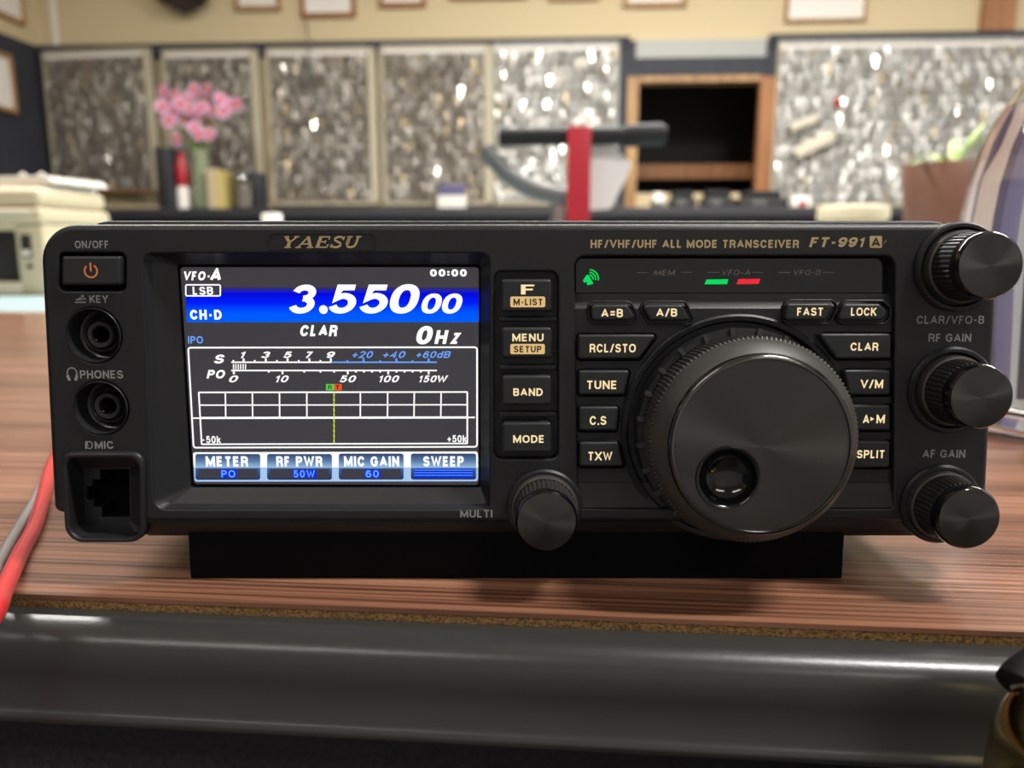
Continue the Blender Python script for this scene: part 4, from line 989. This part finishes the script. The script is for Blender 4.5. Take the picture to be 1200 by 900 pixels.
def lathed_thing(name, label, cat, px, d, parts, base=TZ, group=None):
    c = B(px, 258, d); t = thing(name, label, cat, room(c.x, d, base), -YAW, group)
    for nm, prof, m in parts:
        mb = MB(); mb.lathe(prof, (0, 0, 0), m, 32, cap0=True, cap1=True); mb.build(nm, t, 45)
    return t
k = 1.5 / F_PX; zt_ = B(1000, 241, 1.5).z - TZ
lathed_thing('tub', 'round tub with a cream lid beside the brown plant pot', 'tub', 999, 1.5, [('tub_body', [(30 * k, 0), (33 * k, .004), (35 * k, zt_ - 16 * k)], 'mitten'), ('lid', [(35 * k, zt_ - 17 * k), (38 * k, zt_ - 15 * k), (38 * k, zt_ - 4 * k), (36 * k, zt_ - 1 * k), (32 * k, zt_)], 'cream')])
zt_ = B(319, 250, 1.4).z - TZ; k = 1.4 / F_PX
lathed_thing('plastic_bottle', 'white capped bottle just peeping over the radio top', 'bottle', 319, 1.4, [('bottle_body', [(17 * k, 0), (18 * k, .004), (18 * k, zt_ - 34 * k), (9 * k, zt_ - 20 * k)], 'paper'), ('cap', [(11.5 * k, zt_ - 22 * k), (11.5 * k, zt_ - 2 * k), (10 * k, zt_)], 'paper')])

# ================================================================== COUNTER AND THINGS ON IT
CD = 3.05; CZ = B(600, 243, CD).z
ct = to_room(bpy.data.objects.new('counter', None)); COL.objects.link(ct); tag(ct, 'long dark service counter under the key boards', 'counter')
mb = MB(); x0 = B(118, 243, CD).x; mb.box((x0, CD, CZ - .04), (XR - .02, WD - .04, CZ), 'counter', .004); mb.build('counter_top', ct)
mb = MB(); mb.box((x0 + .02, CD + .03, .02), (XR - .03, CD + .06, CZ - .04), 'counter'); mb.build('front_board', ct, 0)
mb = MB(); mb.box((x0 + .02, CD + .06, .02), (x0 + .05, WD - .05, CZ - .04), 'counter'); mb.build('end_board', ct, 0)

OD = 3.2; ku = OD / F_PX
def Zo(py): return B(600, py, OD).z - CZ
def cbox(name, label, cat, x0, x1, ytop, m, dp=.08, d=OD, parts=None, group=None):
    a = B(x0, 240, d); c = B(x1, 240, d); h = B((x0 + x1) / 2, ytop, d).z - CZ
    t = thing(name, label, cat, room((a.x + c.x) / 2, d, CZ), -YAW, group); w = (c.x - a.x) / 2
    return t, w, h
t, w, h = cbox('speaker_box', 'tall dark box at the end of the counter beside the pink flowers', 'box', 194, 209, 174, 'dark')
mb = MB(); mb.box((-w, -.06, 0), (w, .06, h), 'navy', .004); mb.build('box_body', t)
mb = MB(); mb.box((-w + .006, -.063, .012), (w - .006, -.058, h - .012), 'dark', .001); mb.build('front_grille', t)
t, w, h = cbox('upright_box', 'short dark box standing past the books', 'box', 300, 310, 203, 'dark')
mb = MB(); mb.box((-w, -.05, 0), (w, .05, h), 'navy', .003); mb.build('box_body', t)
mb = MB(); mb.box((-w + .004, -.053, .01), (w - .004, -.048, h - .01), 'dark', .001); mb.build('front_face', t)
t, w, h = cbox('spray_bottle', 'white bottle with a red top next to the tall dark box', 'bottle', 209, 223, 180, 'redc')
mb = MB(); mb.lathe([(w, 0), (w, h * .35), (w * .8, h * .42)], (0, 0, 0), 'paper', 24, cap0=True, cap1=True); mb.build('bottle_body', t)
mb = MB(); mb.lathe([(w * .85, h * .42), (w * .95, h * .5), (w * .95, h * .8), (w * .6, h * .9), (w * .6, h)], (0, 0, 0), 'redc', 24, cap0=True, cap1=True); mb.build('cap', t)
for i, (x0, x1, yt, m) in enumerate([(252, 262, 199, 'book2'), (262, 271, 201, 'book1')]):
    t, w, h = cbox('book', ['beige book upright beside the flower vase', 'yellow book upright against the beige book'][i], 'book', x0, x1, yt, m)
    mb = MB(); mb.box((-w, -.06, 0), (-w + .003, .06, h), m); mb.box((w - .003, -.06, 0), (w, .06, h), m); mb.box((-w, -.062, 0), (w, -.058, h), m); mb.build('cover', t, 0)
    mb = MB(); mb.box((-w + .003, -.058, .003), (w - .003, .055, h - .004), 'paper'); mb.build('pages', t, 0)
t, w, h = cbox('glass_jar', 'clear glass jar between the yellow book and the short dark box', 'jar', 273, 298, 203, 'glass')
mb = MB(); mb.lathe([(.001, 0), (w * .9, 0), (w, .006), (w, h * .85), (w * .85, h * .93), (w * .85, h - .004), (w * .8, h - .004), (w * .8, h * .92), (w * .94, h * .84), (w * .94, .01), (.001, .008)], (0, 0, 0), 'glass', 32); mb.build('jar_glass', t, 50)
mb = MB(); mb.lathe([(w * .9, h - .02), (w * .92, h), (.001, h + .002)], (0, 0, 0), 'silver', 32); mb.build('lid', t)

# vase and the pink flowers in it
vc = B(238, 240, OD)
vs_ = thing('vase', 'slim green glass vase holding pink flowers', 'vase', room(vc.x, OD, CZ), -YAW)
vh = Zo(172); vr = 11 * ku
mb = MB(); mb.lathe([(.001, 0), (vr * .8, 0), (vr, .01), (vr * .95, vh * .5), (vr * .8, vh * .85), (vr, vh), (vr * .93, vh), (vr * .72, vh * .85), (vr * .86, vh * .5), (vr * .9, .014), (.001, .012)], (0, 0, 0), 'vase', 32); mb.build('vase_glass', vs_, 50)
mb = MB(); mb.lathe([(.001, .0125), (vr * .86, .0145), (vr * .82, vh * .5), (.001, vh * .5)], (0, 0, 0), 'water', 24); mb.build('water', vs_, 50)
def make_flower():
    t = thing('flower', 'pink daisy flower in the slim green vase', 'flower', (0, 0, 0), 0, 'pink flowers in the vase')
    mb = MB(); rr = .030
    for ring, (r_, tilt, n) in enumerate(((rr, .12, 13), (rr * .72, .3, 10))):
        for k in range(n):
            a = 2 * math.pi * (k + .5 * ring) / n; d = Vector((math.cos(a), 0, math.sin(a))); s_ = Vector((-d.z, 0, d.x)); f = Vector((0, -1, 0))
            p0 = d * .004; p1 = d * r_ * .6 * math.cos(tilt) + f * r_ * .6 * math.sin(tilt) ; p2 = d * r_ + f * r_ * math.sin(tilt)
            w_ = r_ * .22
            mb.add([p0 - s_ * w_ * .4, p0 + s_ * w_ * .4, p1 + s_ * w_, p2 + s_ * w_ * .4, p2 - s_ * w_ * .4, p1 - s_ * w_, p1 - f * .002], [(0, 1, 2, 6), (0, 6, 5), (6, 2, 3), (6, 3, 4), (6, 4, 5)], 'pink2' if ring else 'pink')
    mb.build('petals', t, 60, False)
    mb = MB(); mb.lathe([(.010, .002), (.010, -.006), (.007, -.011), (.0005, -.0125)], (0, 0), 'pinkc', 14, 'Y'); mb.build('flower_centre', t, 60)
    return t
fl0 = make_flower()
spots = [(192, 107), (206, 112), (190, 125), (204, 131), (219, 117), (228, 106), (240, 118), (232, 133), (218, 142), (250, 130), (246, 146), (258, 116), (268, 123), (277, 122), (211, 122), (243, 105), (228, 150), (208, 163), (199, 118), (214, 132), (236, 126), (222, 128), (240, 140), (198, 141), (262, 131), (234, 158), (246, 158), (225, 139)]
for i, (x, y_) in enumerate(spots):
    dd = OD + random.uniform(-.05, .05); p = B(x, y_, dd)
    if i == 0: t = fl0
    else:
        t = fl0.copy(); COL.objects.link(t)
        for ch in list(fl0.children):
            if ch.name.startswith('flower_stem'): continue
            c = ch.copy(); c.parent = t; COL.objects.link(c)
    t.location = room(*p); t.rotation_euler = (random.uniform(-.5, .25), random.uniform(0, 1), -YAW + random.uniform(-.6, .6))
    bpy.context.view_layer.update()
    mb = MB(); inv = t.matrix_world.inverted()
    q0 = inv @ room(p.x, p.y + .004, p.z); q1 = inv @ room(vc.x + (p.x - vc.x) * .25, OD + (dd - OD) * .3, CZ + vh + .02); q2 = inv @ room(vc.x + random.uniform(-.4, .4) * vr, OD, CZ + vh * .3)
    mb.tube(spline([q0, q1, q2]), .0022, 'leaf', 6); mb.build('flower_stem', t, 60)
# devices by the doorway
for i, (x0, x1, yt, lab) in enumerate([(763, 778, 226, 'small pale device on the counter behind the red upright'), (784, 814, 224, 'dark boxy device on the counter under the dark opening'), (821, 858, 223, 'widest dark device in the middle under the dark opening'), (863, 919, 224, 'low black device on the counter beside the pale key board')]):
    t, w, h = cbox('desk_telephone', lab, 'device', x0, x1, yt, 'dark')
    mb = MB(); mb.box((-w, -.06, 0), (w, .06, h * .55), 'dark' if i else 'silver', .006); mb.build('device_body', t)
    mb = MB(); mb.box((-w * .8, -.03, h * .5), (w * .8, .05, h), 'blk' if i else 'paper', .008); mb.build('device_top', t)
    mb = MB(); mb.box((-w * .5, -.063, h * .12), (w * .1, -.055, h * .42), 'grey', .002); mb.build('display', t)
t, w, h = cbox('small_box', 'little white box with a pink front before the pale key board', 'box', 926, 948, 230, 'paper', d=3.12)
mb = MB(); mb.box((-w, -.03, 0), (w, .03, h), 'paper', .002); mb.build('box_body', t)
mb = MB(); mb.box((-w * .4, -.032, .004), (w * .5, -.029, h * .5), 'redc', .001); mb.build('label', t)

# ================================================================== KEY BOARDS
def key_geo(mb, o, rot, s, m):
    """one key hanging from its bow at o; plain list geometry."""
    n = 10; vs = []; fs = []
    for y in (-.001, .001):
        for r_ in (.0125, .0045):
            for k in range(n):
                a = 2 * math.pi * k / n; vs.append(Vector((r_ * math.cos(a), y, r_ * math.sin(a) - .010)))
    for k in range(n):
        j = (k + 1) % n
        fs += [(k, j, n + j, n + k), (2 * n + k, 3 * n + k, 3 * n + j, 2 * n + j), (k, 2 * n + k, 2 * n + j, j), (n + k, n + j, 3 * n + j, 3 * n + k)]
    b0 = len(vs)
    prof = [(-.004, -.021), (.004, -.021), (.004, -.05), (.001, -.055), (-.0025, -.053), (-.004, -.047), (-.0022, -.042), (-.004, -.037), (-.002, -.032), (-.004, -.028)]
    for y in (-.001, .001): vs += [Vector((x, y, z)) for x, z in prof]
    q = len(prof); fs += [tuple(range(b0, b0 + q))[::-1], tuple(range(b0 + q, b0 + 2 * q))] + [(b0 + i, b0 + (i + 1) % q, b0 + q + (i + 1) % q, b0 + q + i) for i in range(q)]
    mb.add([o + rot @ (v * s) for v in vs], fs, m)
from mathutils import Euler
boards = [  # x0, x1, ytop, ybot, backing, frame, yaw, cols, rows, key material, label
    (50, 196, 61, 226, 'bback', 5., 32, 17, 'steeld', 'brown key board nearest the corner, hung with dull keys'),
    (190, 312, 59, 238, 'bback', 0, 30, 18, 'steeld', 'brown key board behind the pink flowers'),
    (312, 445, 57, 240, 'bback', 0, 33, 18, 'steeld', 'brown key board between the flowers and the darker board'),
    (445, 578, 54, 240, 'bback', 0, 33, 18, 'steeld', 'dark key board next to the brightest board'),
    (578, 722, 51, 240, 'bback2', 0, 36, 18, 'steel', 'bright silvery key board beside the doorway'),
    (912, 1230, 48, 242, 'bback2', 0, 74, 19, 'steel', 'wide pale key board behind the brown plant pot')]
stuff = MB(); n_ind = 0; proto = None
for bi_, (x0, x1, yt, yb, bm_, yw, cols, rows, km, lab) in enumerate(boards):
    d = WD - .036
    a = B(x0, yt, d); c = B(x1, yb, d); w = c.x - a.x; zb = max(c.z, CZ + .004); h = a.z - zb
    org = room(a.x, d, zb)
    t = thing('key_board', lab, 'key board', org, -YAW - R(yw))
    RM = Matrix.Translation(org) @ Matrix.Rotation(-YAW - R(yw), 4, 'Z')
    mb = MB(); mb.box((0, 0, 0), (w, .012, h), bm_); mb.build('backing', t, 0)
    fw = .034 if bi_ < 4 else .014
    mb = MB(); fm = 'bframe' if bi_ < 4 else 'silver'
    mb.box((0, -.012, 0), (fw * .45, 0, h), 'bframe'); mb.box((w - fw, -.012, 0), (w, 0, h), 'bframe' if bi_ < 4 else 'bback2'); mb.box((0, -.012, h - .012), (w, 0, h), 'bframe' if bi_ < 4 else 'bback2'); mb.box((0, -.012, 0), (w, 0, .012), 'oak2' if bi_ == 0 else 'bframe'); mb.build('frame', t, 0)
    mb = MB(); mb.box((fw * .5, -.006, h - .032), (w - fw, -.001, h - .014), 'paper'); mb.build('label_strip', t, 0)
    x_a, x_b = fw * .5 + .012, w - fw - .012
    for r_ in range(rows):
        z = h - .04 - r_ * (h - .10) / (rows - 1)
        for k in range(cols):
            if random.random() < (.12 if bi_ < 4 else .05): continue
            x = x_a + (x_b - x_a) * k / (cols - 1) + random.uniform(-.003, .003)
            y_ = -.008 - random.uniform(0, .022)
            rot = Euler((random.uniform(-.42, .12), random.gauss(0, .12), random.gauss(0, .5)))
            s = random.uniform(.62, .86)
            m = km if random.random() > (.05 if bi_ != 3 else .10) else 'brass'
            if random.random() < (.22 if bi_ == 4 else .07): m = 'shine'
            top = False
            if (bi_ == 4 or top) and n_ind < 300:
                if proto is None or proto.get(m) is None:
                    proto = proto or {}; kb = MB(); key_geo(kb, Vector((0, 0, 0)), Matrix.Identity(3), 1, m); o = kb.build('key', None, 0); proto[m] = o
                else:
                    o = proto[m].copy(); COL.objects.link(o)
                kind = {'steel': 'silver', 'shine': 'shiny silver'}.get(m, 'brass')
                if top: tag(o, kind + ' key in the top row of the wide pale board', 'key', kind + ' keys in the top row of the wide board')
                else: tag(o, kind + ' key hanging on the bright board beside the doorway', 'key', kind + ' keys on the bright board')
                o.matrix_world = RM @ Matrix.Translation((x, y_, z)) @ rot.to_matrix().to_4x4() @ Matrix.Scale(s, 4)
                n_ind += 1
            else:
                key_geo(stuff, RM @ Vector((x, y_, z)), RM.to_3x3() @ rot.to_matrix(), s, m)
ks = stuff.build('keys', None, 0, False); ks['kind'] = 'stuff'; tag(ks, 'rows of keys crowding the brown boards and the wide pale board', 'keys')
# things among the keys of the wide board
for i, (p0, p1, wd, lab) in enumerate([((928, 150), (966, 134), 8, 'short cream tool hung slanting on the wide pale key board'), ((932, 180), (990, 152), 13, 'long cream tool hung slanting under the short one')]):
    d = WD - .10; a = B(*p0, d); c = B(*p1, d); L = (c - a).length; an = math.atan2(c.z - a.z, c.x - a.x)
    t = thing('hanging_tool', lab, 'tool', room(a.x, d, a.z), -YAW); t.rotation_euler = (0, -an, -YAW)
    mb = MB(); mb.box((0, 0, -wd * .5 * WD / F_PX), (L * .8, .02, wd * .5 * WD / F_PX), 'cream2', .006); mb.build('handle', t)
    mb = MB(); mb.box((L * .8, .004, -wd * .25 * WD / F_PX), (L, .016, wd * .25 * WD / F_PX), 'silver', .003); mb.build('tip', t)
    mb = MB(); mb.tube([(L * .5, .018, 0), (L * .5, .062, 0)], .003, 'silver', 8); mb.build('hook', t)
d = WD - .085; a = B(979, 125, d); c = B(986, 114, d)
mb = MB(); mb.box((a.x, d, a.z), (c.x, d + .045, c.z), 'redc', .004); tag(to_room(mb.build('tag')), 'small red tag among the keys of the wide pale board', 'tag')
a = B(513, 241, WD - .12); c = B(546, 216, WD - .12)
t = rthing('card', 'white card with a blue top leaning on the dark key board', 'card', (a.x, WD - .12, CZ))
mb = MB(); ww = c.x - a.x; hh = c.z - CZ; mb.box((0, 0, 0), (ww, .006, hh * .6), 'paper', .001); mb.build('card_face', t)
mb = MB(); mb.box((0, 0, hh * .6), (ww, .006, hh), 'purple', .001); mb.build('blue_header', t)

# ================================================================== ON THE CREAM WALL
def frame(px0, px1, py1, m, lab, top=None, d=WD, pm='paper', bw=5):
    a = B(px0, py1, d); c = B(px1, py1, d); w = c.x - a.x; h = top or w * .75; b2 = bw * d / F_PX
    t = thing('picture_frame', lab, 'picture', room(a.x, d - .02, a.z), -YAW)
    mb = MB()
    mb.box((0, 0, 0), (w, .02, b2), m, .002); mb.box((0, 0, h - b2), (w, .02, h), m, .002); mb.box((0, 0, b2), (b2, .02, h - b2), m, .002); mb.box((w - b2, 0, b2), (w, .02, h - b2), m, .002); mb.build('frame', t)
    mb = MB(); mb.box((b2, .008, b2), (w - b2, .016, h - b2), pm); mb.build('print', t, 0)
frame(277, 331, 14, 'oak', 'small framed sheet right above the board behind the flowers', .2)
frame(354, 418, 22, 'oak2', 'brown framed sheet beside the hanging cord', .3)
frame(445, 500, 10, 'oak2', 'brown framed sheet above the dark key board', .2)
frame(528, 617, 1, 'oak2', 'wide framed sheet above the bright key board, cut by the picture top', .25)
frame(643, 702, 2, 'oak', 'framed sheet between the wide frame and the doorway', .25)
frame(730, 804, 10, 'oak', 'oak framed sheet above the doorway', .28)
frame(919, 1013, 27, 'oak', 'large white framed certificate above the wide pale board', .3, bw=3)
# frames on the left wall
def wall_frame(d0, d1, z0, z1, lab):
    t = thing('picture_frame', lab, 'picture', room(XL, d0, z0), -YAW)
    b2 = .02; L = d1 - d0; h = z1 - z0; mb = MB()
    mb.box((0, 0, 0), (.02, L, b2), 'oak', .002); mb.box((0, 0, h - b2), (.02, L, h), 'oak', .002); mb.box((0, 0, b2), (.02, b2, h - b2), 'oak', .002); mb.box((0, L - b2, b2), (.02, L, h - b2), 'oak', .002); mb.build('frame', t)
    mb = MB(); mb.box((.003, b2, b2), (.012, L - b2, h - b2), 'paper'); mb.build('print', t, 0)
def wall_hit(px, py):
    r = ray(px, py); a = r.x * cy - r.y * sy; n = r.x * sy + r.y * cy; t = XL / a; return n * t, CAM.z + r.z * t
d1, z0 = wall_hit(17, 134); _, z1 = wall_hit(15.5, 67); wall_frame(d1 - .36, d1, z0, z1, 'framed sheet on the dark side wall over the printer')
d1, z0 = wall_hit(27, 31); wall_frame(d1 - .4, d1, z0, z0 + .3, 'framed sheet high on the cream side wall')
# dried bundle
c = B(219, 10, WD - .05)
t = rthing('dried_bundle', 'dark dried plant bundle hanging on the cream wall', 'decoration', (c.x, WD - .07, B(219, 21, WD).z))
for k in range(9):
    mb = MB(); a = R(-60 + 15 * k); L = .14 + .03 * math.cos(k * 2.1); w_ = .022
    x1_, z1_ = L * math.sin(a), .02 + L * math.cos(a)
    mb.tube(spline([(0, .0, .0), (x1_ * .5, -.01 + .003 * k, z1_ * .5), (x1_, 0, z1_)]), [.004] * 4 + [.012] * 4 + [.02] * 4 + [.016] * 4 + [.004], 'soil', 8); mb.build('stalk', t, 60)
mb = MB(); pts = [B(357, 22, WD - .02), B(360, 40, WD - .06), B(363, 75, WD - .09), B(368, 120, WD - .09), B(378, 170, WD - .09), B(383, 225, WD - .09)]
mb.tube(spline([tuple(p) for p in pts] + [(pts[-1].x, pts[-1].y - .02, CZ + .004)]), .0035, 'grey', 8); tag(to_room(mb.build('cord', smooth=60)), 'thin grey cord hanging down the wall in front of a key board', 'cord')
